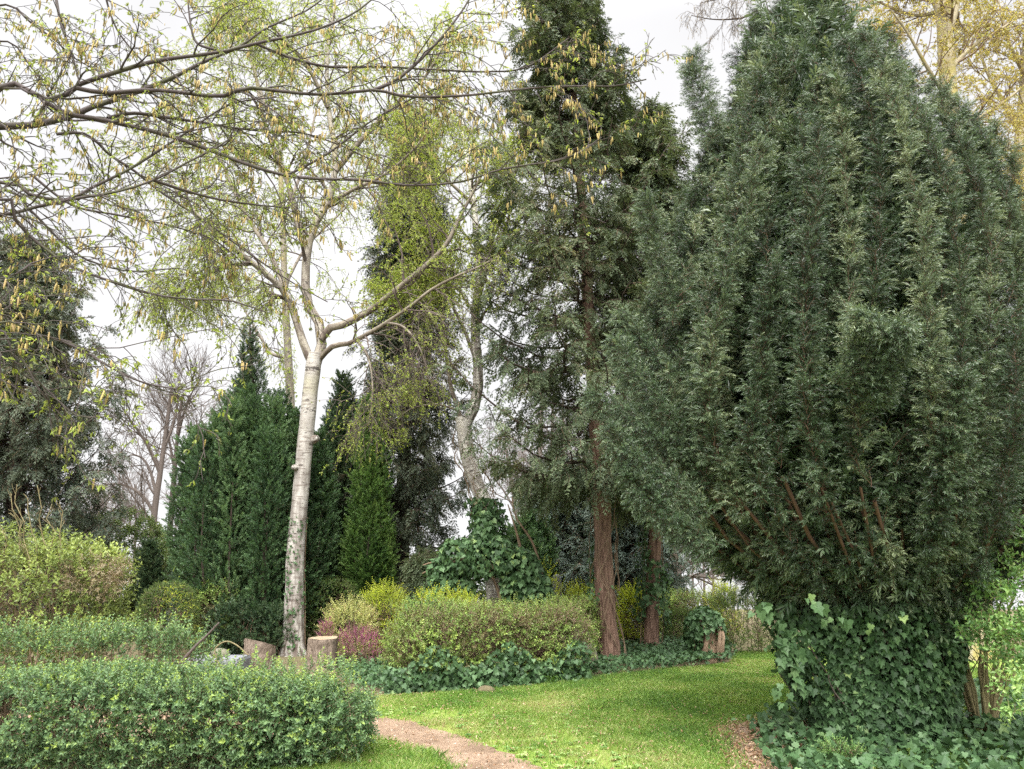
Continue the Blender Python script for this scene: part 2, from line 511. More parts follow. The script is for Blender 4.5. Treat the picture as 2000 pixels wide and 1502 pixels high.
def ground_mat(name, cols, scale=3., bump=.4, pos=None, fine=40.):
    m, N, L = newmat(name)
    tcn = N.new('ShaderNodeTexCoord')
    n1 = N.new('ShaderNodeTexNoise'); n1.inputs['Scale'].default_value = scale; n1.inputs['Detail'].default_value = 8; n1.inputs['Roughness'].default_value = .6
    n2 = N.new('ShaderNodeTexNoise'); n2.inputs['Scale'].default_value = fine; n2.inputs['Detail'].default_value = 6
    L(tcn.outputs['Object'], n1.inputs['Vector']); L(tcn.outputs['Object'], n2.inputs['Vector'])
    mx_ = N.new('ShaderNodeMath'); mx_.operation = 'MULTIPLY_ADD'; mx_.inputs[1].default_value = .45
    s_ = N.new('ShaderNodeMath'); s_.operation = 'MULTIPLY'; s_.inputs[1].default_value = .6
    L(n2.outputs['Fac'], mx_.inputs[0]); L(n1.outputs['Fac'], s_.inputs[0]); L(s_.outputs[0], mx_.inputs[2])
    rp = ramp(N, cols, pos); L(mx_.outputs[0], rp.inputs['Fac'])
    b = N.new('ShaderNodeBsdfPrincipled'); b.inputs['Roughness'].default_value = .95; b.inputs['Specular IOR Level'].default_value = .1
    L(rp.outputs['Color'], b.inputs['Base Color'])
    bu = N.new('ShaderNodeBump'); bu.inputs['Strength'].default_value = bump; bu.inputs['Distance'].default_value = .03
    L(n2.outputs['Fac'], bu.inputs['Height']); L(bu.outputs[0], b.inputs['Normal'])
    o = N.new('ShaderNodeOutputMaterial'); L(b.outputs[0], o.inputs['Surface'])
    return m

M = {}
M['yew'] = leaf_mat('yew_needles', [(.020, .040, .019), (.053, .092, .045), (.12, .172, .095), (.22, .265, .145)], trans=.18, rough=.38, spec=.5, vary=.4, nscale=1.1)
M['thuja'] = leaf_mat('arborvitae_sprays', [(.045, .07, .035), (.088, .122, .06), (.145, .185, .092), (.22, .19, .115)], trans=.25, rough=.5, vary=.6, nscale=.9)
M['thuja_green'] = leaf_mat('arborvitae_green', [(.03, .055, .035), (.065, .10, .062), (.11, .15, .10), (.16, .16, .09)], trans=.22, rough=.5, vary=.5)
M['cypress'] = leaf_mat('cypress_sprays', [(.03, .065, .028), (.062, .122, .048), (.105, .185, .075), (.16, .25, .11)], trans=.25, rough=.5, vary=.4)
M['cypress_bright'] = leaf_mat('cypress_bright', [(.035, .08, .022), (.075, .15, .036), (.12, .22, .055), (.18, .28, .08)], trans=.3, rough=.5, vary=.4)
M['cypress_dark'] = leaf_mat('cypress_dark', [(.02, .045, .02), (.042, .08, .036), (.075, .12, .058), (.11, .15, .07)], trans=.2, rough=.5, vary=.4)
M['spruce'] = leaf_mat('spruce_sprays', [(.035, .055, .035), (.075, .10, .062), (.12, .145, .09), (.19, .15, .10)], trans=.18, rough=.5, vary=.6)
M['bluegreen'] = leaf_mat('false_cypress', [(.045, .07, .055), (.085, .125, .095), (.13, .175, .135), (.17, .2, .14)], trans=.2, vary=.4)
M['birch_leaf'] = leaf_mat('birch_leaves', [(.17, .22, .04), (.27, .36, .06), (.37, .48, .09), (.46, .47, .16)], trans=.45, rough=.5, vary=.4)
M['gold_leaf'] = leaf_mat('golden_leaves', [(.22, .18, .06), (.36, .30, .085), (.45, .39, .12), (.36, .38, .11)], trans=.45, vary=.4)
M['horn_leaf'] = leaf_mat('hornbeam_leaves', [(.10, .11, .04), (.19, .23, .055), (.28, .36, .07), (.36, .42, .11)], trans=.45, vary=.3)
M['catkin'] = leaf_mat('catkins', [(.20, .15, .06), (.34, .27, .10), (.46, .39, .15), (.48, .36, .18)], trans=.15, rough=.7, spec=.1, vary=.3)
M['privet'] = leaf_mat('privet_leaves', [(.055, .105, .045), (.115, .20, .085), (.19, .30, .135), (.35, .46, .10)], trans=.25, rough=.42, spec=.35, vary=.3, nscale=3)
M['hawthorn'] = leaf_mat('mixed_hedge_leaves', [(.19, .15, .08), (.15, .23, .06), (.25, .37, .085), (.42, .50, .14)], trans=.3, vary=.7, nscale=1.6)
M['yellowgreen'] = leaf_mat('spring_leaves', [(.28, .36, .04), (.42, .52, .055), (.55, .62, .075), (.58, .60, .14)], trans=.45, vary=.4)
M['lightgreen'] = leaf_mat('fresh_leaves', [(.055, .12, .04), (.12, .23, .07), (.24, .39, .12), (.38, .50, .2)], trans=.35, vary=.3)
M['ivy'] = leaf_mat('ivy_leaves', [(.028, .06, .024), (.058, .115, .045), (.105, .185, .078), (.24, .33, .11)], trans=.15, rough=.5, spec=.25, vary=.3, nscale=3)
M['box'] = leaf_mat('boxwood_leaves', [(.05, .09, .025), (.09, .15, .035), (.14, .21, .05), (.2, .26, .07)], trans=.22, rough=.4, vary=.4)
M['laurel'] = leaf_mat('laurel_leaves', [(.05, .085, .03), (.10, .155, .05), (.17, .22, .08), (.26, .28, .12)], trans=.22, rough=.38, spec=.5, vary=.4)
M['rhodo'] = leaf_mat('shrub_leaves', [(.10, .13, .045), (.18, .24, .065), (.28, .35, .10), (.38, .44, .15)], trans=.32, rough=.45, vary=.6)
M['brownleaf'] = leaf_mat('withered_leaves', [(.13, .10, .06), (.22, .175, .11), (.30, .25, .16), (.38, .33, .22)], trans=.3, vary=.3)
M['heather'] = leaf_mat('heather_flowers', [(.15, .03, .085), (.31, .06, .18), (.45, .12, .28), (.50, .25, .32)], trans=.25, vary=.3)
M['variegated'] = leaf_mat('variegated_leaves', [(.26, .32, .10), (.42, .46, .16), (.55, .56, .26), (.55, .36, .22)], trans=.35, vary=.3)
M['grass'] = leaf_mat('grass_blades', [(.07, .145, .03), (.14, .26, .045), (.23, .345, .07), (.42, .41, .19)], trans=.35, rough=.5, vary=.9, nscale=.8)
M['litter'] = leaf_mat('leaf_litter', [(.16, .09, .05), (.28, .17, .10), (.38, .26, .17), (.46, .36, .25)], trans=.1, rough=.7, spec=.1, vary=.3)
M['twig'] = bark_mat('twig_bark', [(.07, .055, .05), (.15, .12, .10)], 20, 6, .3)
M['twig_brown'] = bark_mat('brown_twig_bark', [(.10, .07, .045), (.25, .18, .12)], 20, 6, .3)
M['twig_yew'] = bark_mat('yew_stem_bark', [(.05, .028, .02), (.15, .09, .06)], 30, 4, .4)
M['twig_green'] = bark_mat('green_twig_bark', [(.15, .13, .07), (.3, .25, .13)], 20, 6, .3)
M['horn_bark'] = bark_mat('hornbeam_bark', [(.028, .022, .022), (.07, .057, .055), (.13, .115, .105)], 12, 5, .4, moss=(.075, .078, .045))
M['conifer_bark'] = bark_mat('conifer_bark', [(.045, .028, .02), (.18, .11, .08), (.34, .235, .175)], 22, 2.2, 1.0, pos=[.3, .5, .72])
M['dark_bark'] = bark_mat('dark_bark', [(.03, .022, .018), (.10, .075, .06)], 22, 2.2, .8)
M['bare_bark'] = bark_mat('bare_tree_bark', [(.065, .052, .045), (.15, .125, .11)], 10, 3, .4)
M['gold_bark'] = bark_mat('lichened_bark', [(.12, .10, .07), (.30, .26, .17), (.40, .37, .28)], 9, 5, .6, moss=(.28, .24, .07))
M['birch'] = birch_mat('birch_bark')
M['birch_white'] = birch_mat('birch_bark_white', (.66, .63, .57), (.42, .38, .25), .3)
M['birch_old'] = birch_mat('birch_bark_lichened', (.27, .235, .18), (.23, .20, .075), .8)
M['birch_grey'] = birch_mat('birch_bark_grey', (.38, .345, .28), (.30, .27, .12), .6)
M['soil'] = ground_mat('bare_soil', [(.10, .07, .045), (.25, .175, .12), (.37, .275, .20)], 2.6, .9, [.32, .52, .75], fine=55.)
M['earth'] = ground_mat('dark_earth', [(.05, .04, .025), (.12, .10, .06), (.15, .16, .06)], 1.2, .5)
M['weed'] = leaf_mat('weed_leaves', [(.07, .15, .04), (.13, .25, .06), (.22, .33, .10), (.34, .42, .16)], trans=.25, vary=.5)
M['grit'] = leaf_mat('path_grit', [(.10, .075, .05), (.22, .16, .115), (.34, .27, .21), (.45, .40, .35)], trans=0, rough=.9, spec=.1, vary=.2)
M['turf'] = ground_mat('turf', [(.10, .14, .03), (.15, .22, .04), (.24, .25, .08)], 1.6, .4, [.3, .5, .75])
M['stone'] = ground_mat('mossy_stone', [(.09, .085, .07), (.16, .15, .11), (.14, .15, .07)], 4, .4, [.3, .55, .75], 30)
M['greystone'] = ground_mat('grey_stone', [(.11, .115, .12), (.19, .195, .21), (.28, .285, .30)], 6, .3, [.3, .55, .8], 60)
M['stump_wood'] = bark_mat('weathered_wood', [(.12, .08, .05), (.26, .18, .12), (.36, .27, .19)], 20, 4, .8)
M['cutwood'] = ground_mat('cut_wood', [(.16, .12, .08), (.27, .21, .14), (.35, .28, .20)], 6, .3, [.3, .5, .7], 50)

# ------------------------------------------------------------------ ground, lawn, path
def sheet(name, poly, z, mat, label=None, cat=None, kind='structure', rag=.0, seed=1):
    poly = np.asarray(poly, float)[:, :2]
    if rag > 0:      # uneven edge
        r = np.random.default_rng(seed); out = []
        for i in range(len(poly)):
            a, b = poly[i], poly[(i + 1) % len(poly)]
            n = max(2, int(np.linalg.norm(b - a) / .10))
            for k in range(n): out.append(a + (b - a) * k / n + r.normal(size=2) * rag)
        poly = np.array(out)
    mb = MB()
    v = np.column_stack([poly, ground_z(poly[:, 0], poly[:, 1]) + z])
    mb.add(v, np.arange(len(v)), [len(v)])
    o = mb.build(name, mat)
    tag(o, label, cat, kind=kind)
    return o

def make_ground():
    xs = np.concatenate([np.linspace(-600, -40, 12), np.linspace(-36, 36, 37), np.linspace(40, 600, 12)])
    ys = np.concatenate([np.linspace(-60, -4, 8), np.linspace(-2, 40, 43), np.linspace(46, 900, 40)])
    X, Y = np.meshgrid(xs, ys)
    Z = ground_z(X, Y)
    v = np.stack([X, Y, Z], -1)
    i = np.arange(X.size).reshape(X.shape)
    q = np.stack([i[:-1, :-1], i[:-1, 1:], i[1:, 1:], i[1:, :-1]], -1)
    mb = MB(); mb.add(v, q, np.full(q.size // 4, 4))
    tag(mb.build('ground', M['earth'], smooth=True), kind='structure')
make_ground()
def gl(pts): return np.array([gp(*p) for p in pts])
LAWN = np.concatenate([gl([(690, 1365), (900, 1352), (1100, 1335), (1290, 1312), (1425, 1296), (1440, 1276), (1560, 1272), (1760, 1275), (2060, 1290), (2200, 1320)]),
                       np.array([[7.5, 7.5, 0], [6, 3, 0], [-4, 3, 0], [-2.2, 6.5, 0]])])
sheet('lawn', LAWN, .004, M['turf'])
PATH = np.concatenate([gl([(560, 1388), (690, 1394), (750, 1402), (800, 1411), (870, 1430), (950, 1457), (1005, 1477), (1055, 1502), (1110, 1545)]), np.array([[.75, 4.5, 0], [-.1, 4.6, 0]]),
                       gl([(920, 1550), (890, 1508), (835, 1474), (750, 1447), (690, 1436), (560, 1426)])])
sheet('path', PATH, .010, M['soil'], rag=.03)
PLOT = np.array([[-9, 6.9], [-1.35, 7.1], [-1.5, 8.6], [-2.0, 9.9], [-4.0, 11.0], [-9, 11.2]])
sheet('bare_soil', PLOT, .007, M['soil'], rag=.05)
PATCH = gl([(1372, 1425), (1420, 1410), (1500, 1400), (1600, 1400), (1700, 1440), (1700, 1540), (1420, 1530), (1400, 1475)])
sheet('litter_bed', PATCH, .009, M['soil'], rag=.05, seed=5)

def inside(poly, x, y):
    c = np.zeros(len(x), bool); n = len(poly)
    for i in range(n):
        x0, y0 = poly[i][:2]; x1, y1 = poly[(i + 1) % n][:2]
        k = ((y0 > y) != (y1 > y)) & (x < (x1 - x0) * (y - y0) / (y1 - y0 + 1e-12) + x0)
        c ^= k
    return c

def make_grass():
    r = np.random.default_rng(3)
    n = 900000
    y = 5.6 + (r.random(n) ** 1.25) * 11.5
    x = r.uniform(-2.6, 7.5, n)
    jx, jy = x + r.normal(size=n) * .07, y + r.normal(size=n) * .07
    p2 = np.stack([x, y, 0 * x], -1)
    patchy = sinn(p2, 2.2, 5)
    jx, jy = x + r.normal(size=n) * .09, y + r.normal(size=n) * .05
    ok = inside(LAWN, x, y) & ~inside(PATH, jx, jy) & ~inside(PATCH, x + r.normal(size=n) * .16, y + r.normal(size=n) * .16)
    # worn, thin grass beside the path
    dpath = np.min(np.linalg.norm(p2[:, None, :2] - PATH[None, 1:9, :2], axis=2), axis=1)
    worn = sinn(p2, 3.1, 61) + .5 * sinn(p2, 8., 62)
    ok &= r.random(n) < np.clip(.22 + dpath / 1.2 + patchy * .25 - .65 * (worn > .5), .12, 1)
    ok &= np.abs(x) < y * .80 + .6
    x, y, patchy, dpath = x[ok], y[ok], patchy[ok], dpath[ok]
    n = len(x)
    h = (.028 + .03 * r.random(n)) * (1 + .55 * np.clip(patchy, -.6, 1)) * np.clip(.6 + dpath * .4, .6, 1.1)
    tall = sinn(np.stack([x, y, 0 * x], -1), 6., 9) > .75
    h = np.where(tall, h * 1.7, h)
    a = r.uniform(0, 6.28, n); w = .0022 + .0022 * r.random(n)
    ln = (.25 + .9 * r.random(n)) * h
    b = r.uniform(0, 6.28, n)
    dx, dy = np.cos(b) * ln, np.sin(b) * ln
    base = np.stack([x, y, np.full(n, .004)], -1)
    s = np.stack([np.cos(a) * w, np.sin(a) * w, 0 * w], -1)
    mid = base + np.stack([dx * .35, dy * .35, h * .6], -1)
    tip = base + np.stack([dx, dy, h], -1)
    v = np.stack([base - s, base + s, mid + s * .8, tip, mid - s * .8], 1)
    lo = np.arange(n * 5)
    tint = np.clip(.45 + .22 * r.normal(size=n) + .45 * (r.random(n) < .06) - .16 * patchy + .25 * np.exp(-dpath / .5), 0, 1)
    mb = MB(); mb.add(v, lo, np.full(n, 5), tint=np.repeat(tint, 5))
    tag(mb.build('grass', M['grass']), 'short bright green grass of the open lawn beside the dirt path', 'grass', kind='stuff')
make_grass()

def make_litter():
    r = np.random.default_rng(8)
    lo, hi = PATCH[:, :2].min(0), PATCH[:, :2].max(0)
    n = 5200
    x = r.uniform(lo[0] - .3, hi[0] + .2, n); y = r.uniform(lo[1] - .3, hi[1] + .3, n)
    ok = inside(PATCH, x + r.normal(size=n) * .12, y + r.normal(size=n) * .12)
    x, y = x[ok], y[ok]; n = len(x)
    f = np.stack([r.normal(size=n), r.normal(size=n), r.normal(size=n) * .25], -1)
    nn = np.stack([r.normal(size=n) * .4, r.normal(size=n) * .4, np.ones(n)], -1)
    mb = MB()
    scatter(mb, [leaf(.5, .2, .2), leaf(.35, .25, -.2)], np.stack([x, y, .014 + .012 * r.random(n)], -1), f, nn, r.uniform(.022, .06, n), r)
    # scattered dry leaves on lawn and path
    n = 5200
    x = r.uniform(-1.5, 5, n); y = 6.2 + 8 * r.random(n) ** 1.4; ok = inside(LAWN, x, y); x, y = x[ok], y[ok]; n = len(x)
    f = np.stack([r.normal(size=n), r.normal(size=n), r.normal(size=n) * .3], -1)
    scatter(mb, [leaf(.45, .2, .2)], np.stack([x, y, .03 + .02 * r.random(n)], -1), f, np.stack([r.normal(size=n) * .3, r.normal(size=n) * .3, np.ones(n)], -1), r.uniform(.012, .038, n), r)
    # soil behind the front hedge
    n = 3000
    x = r.uniform(-8, -1.5, n); y = r.uniform(7, 11, n); ok = inside(PLOT, x, y); x, y = x[ok], y[ok]; n = len(x)
    f = np.stack([r.normal(size=n), r.normal(size=n), r.normal(size=n) * .3], -1)
    scatter(mb, [leaf(.5, .2, .2)], np.stack([x, y, .014 + .01 * r.random(n)], -1), f, np.stack([r.normal(size=n) * .3, r.normal(size=n) * .3, np.ones(n)], -1), r.uniform(.03, .06, n), r)
    tag(mb.build('leaf_litter', M['litter']), 'dry brown fallen leaves on bare soil beside the ivy and lawn', 'leaf litter', kind='stuff')
make_litter()

def make_weeds():
    r = np.random.default_rng(12)
    n = 2600
    x = r.uniform(-1.5, 6.5, n); y = 6.3 + 8.5 * r.random(n) ** 1.3
    ok = inside(LAWN, x, y) & ~inside(PATH, x, y) & ~inside(PATCH, x, y) & (sinn(np.stack([x, y, 0 * x], -1), 1.9, 41) > -.15)
    x, y = x[ok], y[ok]; n = len(x)
    ros = [combine([(leaf(.5, .1, .25), (0, 0, 0), (math.cos(a), math.sin(a), .35), (0, 0, 1), 1. * q, .1 * q) for a, q in zip(np.arange(6) * 1.05 + k, np.random.default_rng(k).uniform(.6, 1.1, 6))]) for k in range(4)]
    mb = MB()
    a = r.uniform(0, 6.28, n)
    scatter(mb, ros, np.stack([x, y, np.full(n, .018)], -1), np.stack([np.cos(a), np.sin(a), 0 * a], -1), np.array([0, 0, 1.]), r.uniform(.025, .065, n), r)
    tag(mb.build('lawn_weeds', M['weed']), 'flat leafy weed rosettes scattered through the lawn grass', 'weeds', kind='stuff')
make_weeds()

# crumbs of stone and earth on the path
def make_path_grit():
    r = np.random.default_rng(9)
    n = 3600
    x = r.uniform(-2.5, 1.2, n); y = r.uniform(5.5, 10., n)
    ok = inside(PATH, x + r.normal(size=n) * .05, y + r.normal(size=n) * .05)
    x, y = x[ok], y[ok]; n = len(x)
    v = np.array([(1, 0, 0), (.2, 1, .1), (-.8, .5, 0), (-.6, -.8, 0), (.5, -.9, 0), (.1, 0, .8)])
    t = T(v, [(0, 1, 5), (1, 2, 5), (2, 3, 5), (3, 4, 5), (4, 0, 5)])
    mb = MB()
    a = r.uniform(0, 6.28, n)
    scatter(mb, t, np.stack([x, y, np.full(n, .009)], -1), np.stack([np.cos(a), np.sin(a), 0 * a], -1), np.array([0, 0, 1.]), .003 + .012 * r.random(n) ** 4, r)
    tag(mb.build('path_grit', M['grit']), 'loose crumbs of earth and small stones lying on the dirt path', 'grit', kind='stuff')
make_path_grit()

# ------------------------------------------------------------------ the big yew
def plume(mb, S, tl, n, t0, t1, rad, rng, scale, tan_w=.75, out_w=.8, down=.25, keep=None, rpow=.5, tintf=None, stint=0.):
    """shoots standing round the stems S; rad = plume radius as function of t"""
    pos, tan, t = along(S, n, t0, t1, rng)
    shp = t.shape
    rv = rng.normal(size=shp + (3,))
    rv = unit(rv - (rv * tan).sum(-1, keepdims=True) * tan)
    rr = rad(t) * (rng.random(shp) ** rpow)
    p = pos + rv * rr[..., None]
    f = unit(tan * tan_w + rv * out_w + np.array([0, 0, -down]) + rng.normal(size=shp + (3,)) * .25)
    nrm = np.array([0, 0, 1.]) + rv * .7 + rng.normal(size=shp + (3,)) * .3
    p = p.reshape(-1, 3); f = f.reshape(-1, 3); nrm = nrm.reshape(-1, 3)
    st = np.broadcast_to(stint * rng.normal(size=(shp[0], 1)), shp).reshape(-1)
    if keep is not None:
        k = keep(p); p, f, nrm, st = p[k], f[k], nrm[k], st[k]
    tint = np.clip(.4 + .17 * rng.normal(size=len(p)) + st, 0, 1)
    scatter(mb, tl, p, f, nrm, scale * rng.uniform(.75, 1.25, len(p)), rng, tint)

YEW_Y = 8.0
YEW = [(-190, 1545, 1585), (-80, 1490, 1640), (0, 1465, 1665), (100, 1438, 1715), (160, 1433, 1745), (230, 1400, 1808), (300, 1355, 1868), (400, 1315, 1930), (500, 1285, 1970),
       (600, 1250, 1998), (700, 1225, 2005), (800, 1215, 2008), (900, 1222, 2003), (1000, 1275, 1990), (1060, 1335, 1975), (1110, 1410, 1945), (1160, 1490, 1900), (1200, 1545, 1870), (1300, 1610, 1840), (1430, 1650, 1800)]
def make_yew():
    r = np.random.default_rng(11)
    zs = np.array([at(1600, q[0], YEW_Y)[2] for q in YEW])[::-1]
    xl = np.array([at(q[1], q[0], YEW_Y)[0] for q in YEW])[::-1]
    xr = np.array([at(q[2], q[0], YEW_Y)[0] for q in YEW])[::-1]
    cx = lambda z: np.interp(z, zs, (xl + xr) / 2)
    rx = lambda z: np.interp(z, zs, (xr - xl) / 2) * .98 - .16
    base = at(1722, 1430, YEW_Y); base[2] = 0
    ye = thing('yew_tree', 'huge dark green yew with upright shaggy plumes filling the right side beside the lawn', 'tree', base)
    K = 16
    def stem(rho, phi, zt, z0=.15, seed=0, lean=.12):
        q = np.linspace(0, 1, K) ** .9
        z = z0 + (zt - z0) * q
        ph = phi + .12 * np.sin(q * 3 + seed)
        rh = rho * (1 + .05 * np.sin(q * 5 + seed * 1.7))
        out = np.maximum(rx(z), .02)
        x = cx(z) + rh * out * np.cos(ph)
        y = YEW_Y + rh * out * np.sin(ph) * .92
        # the tip leans off the body a little
        tip = np.clip((q - .8) / .2, 0, 1) ** 1.5 * lean
        return np.stack([x + np.cos(ph) * tip, y + np.sin(ph) * tip, z], -1)
    S = []; D = []
    NO, NI = 88, 110
    zz_ = np.linspace(3.6, 9.85, 60); sv = np.maximum.accumulate((1 - rx(zz_) / rx(zz_).max()).clip(0, 1)); sv = sv / sv[-1]
    for k in range(NO):
        phi = k * 2.39996 + r.normal() * .04
        lean = .08
        if k < 34:      # ropes that run up the skin and end one after the other
            zt = np.interp(((k * .618) % 1.) ** .75, sv, zz_) + r.uniform(-.1, .9); rho = r.uniform(.95, 1.04)
        elif k < 62:    # short ropes lying over them, tips standing off
            zt = r.uniform(2.2, 8.4); rho = r.uniform(.99, 1.06); lean = .15
        else:           # a second row in the gaps
            zt = np.interp(((k * .618) % 1.) ** .75, sv, zz_) + r.uniform(-.4, .5); rho = r.uniform(.76, .84)
        S.append(stem(rho, phi, min(zt, 9.95), seed=k, lean=lean))
    for k in range(NI):
        S.append(stem(r.uniform(.35, .70), k * 2.39996, r.uniform(2.6, 8.8), seed=k + 400))
    S = np.array(S)
    R = np.linspace(1, .15, K)[None] * r.uniform(.018, .034, len(S))[:, None]
    wood = MB()
    tubes(wood, S[:, :5], R[:, :5] * .7, 5)
    tr = np.array([base, base + [-.03, .02, .45], base + [-.1, .03, .95], base + [-.25, .05, 1.7]])
    tubes(wood, spline(tr, 10), np.linspace(.42, .26, 10), 18, rough=.14, seed=4)
    for k in range(9):
        a = k * .7; b2 = base + np.array([math.cos(a) * .22, math.sin(a) * .22, 0])
        pt = np.array([b2, b2 + [math.cos(a) * .08, math.sin(a) * .08, .7], b2 + [math.cos(a) * .45 - .15, math.sin(a) * .4, 1.7], b2 + [math.cos(a) * 1. - .2, math.sin(a) * .9, 2.9]])
        tubes(wood, spline(pt, 12), np.linspace(.13, .05, 12), 8, rough=.1, seed=k)
    wood.build('trunk', M['twig_yew'], ye, smooth=True)
    sh = [needle_shoot(q, L=.135, n=20, nl=.042, nw=.0078, droop=.2 + .1 * (q % 3)) for q in range(6)]
    mb = MB()
    def keep(p):      # bare stems low on the inside of the vase
        z = p[:, 2]
        side = (p[:, 0] - cx(z)) / np.maximum(rx(z), .2)
        lo = .30 + .45 * np.clip(-side, 0, 1)
        pr = np.clip((z - lo) / 1.1 + .12, .0, 1)
        back = np.where(p[:, 1] > YEW_Y + .5, .6, 1.)
        gap = np.where(sinn(p * np.array([2.2, 2.2, .8]), 1.6, 21) > .72, .2, 1.)
        return r.random(len(p)) < pr * back * gap
    prof = lambda t: .135 * (np.clip((1.0 - t) / .26, .05, 1)) ** .8 * (1 + .25 * np.sin(t * 47 + np.arange(len(t))[:, None] * 1.9))
    # side shoots in tufts along every rope
    Bk, RBk = kids(S[:NO], R[:NO], 165, .08, 1.0, .20, .50, 5, r, rmin=.0016, rr=.15, wig=.09, grav=.10, taper=.45)
    tone = np.repeat(.2 * r.normal(size=NO), 165) + .10 * r.normal(size=len(Bk))
    kb = keep(Bk[:, 2])
    Bk, RBk, tone = Bk[kb], RBk[kb], tone[kb]
    tubes(mb, Bk, RBk, 3, mat=1)
    p, t, q = along(Bk, 8, .12, 1.0, r)
    rv = r.normal(size=p.shape); rv = unit(rv - (rv * t).sum(-1, keepdims=True) * t)
    f = unit(t * .9 + rv * .65 + np.array([0, 0, -.12])).reshape(-1, 3)
    nn = (np.array([0, 0, 1.]) + r.normal(size=p.shape) * .35).reshape(-1, 3)
    scatter(mb, sh, p.reshape(-1, 3), f, nn, r.uniform(.62, 1.0, len(f)), r, np.clip(.36 + .14 * r.normal(size=len(f)) + np.repeat(tone, 8) + .16 * (q.ravel() - .5), 0, 1))
    dead = [needle_shoot(q_ + 40, L=.14, n=14, nl=.035, nw=.006) for q_ in range(2)]
    big = [needle_shoot(q + 20, L=.34, n=26, nl=.10, nw=.022, droop=.2) for q in range(4)]
    plume(mb, S[NO:], big, 110, .16, 1.0, lambda t: .20 * (np.clip((1.02 - t) / .2, .15, 1)), r, 1.0, keep=keep, stint=.1)
    # single sprigs that leave the outline
    X = [[(1450, 430, 7.8), (1402, 300, 7.9), (1380, 210, 7.9), (1357, 100, 7.9)], [(1440, 380, 7.7), (1405, 300, 7.7), (1385, 245, 7.7), (1345, 130, 7.8)],
         [(1380, 950, 7.2), (1290, 870, 7.0), (1220, 815, 6.9), (1150, 772, 6.8)], [(1360, 900, 7.2), (1290, 800, 7.0), (1235, 730, 7.), (1198, 665, 7.)],
         [(1330, 760, 7.4), (1260, 690, 7.3), (1230, 650, 7.3), (1212, 612, 7.3)], [(1690, 790, 6.1), (1735, 700, 5.85), (1750, 660, 5.7), (1762, 632, 5.6)],
         [(1640, 760, 6.1), (1690, 680, 5.9), (1700, 640, 5.8), (1672, 618, 5.7)], [(1380, 1010, 7.), (1280, 930, 6.8), (1215, 880, 6.7), (1190, 838, 6.7)],
         [(1340, 640, 7.5), (1290, 520, 7.5), (1270, 430, 7.5), (1262, 380, 7.5)], [(1400, 1080, 6.9), (1310, 1020, 6.8), (1250, 960, 6.7), (1226, 915, 6.7)]]
    XS = np.array([spline(pp(q), K) for q in X])
    plume(mb, XS, sh, 620, .05, 1.0, lambda t: .10 * (np.clip((1.02 - t) / .3, .15, 1)) ** .7, r, .8)
    mb.build('crown', [M['yew'], M['twig_yew']], ye)
make_yew()

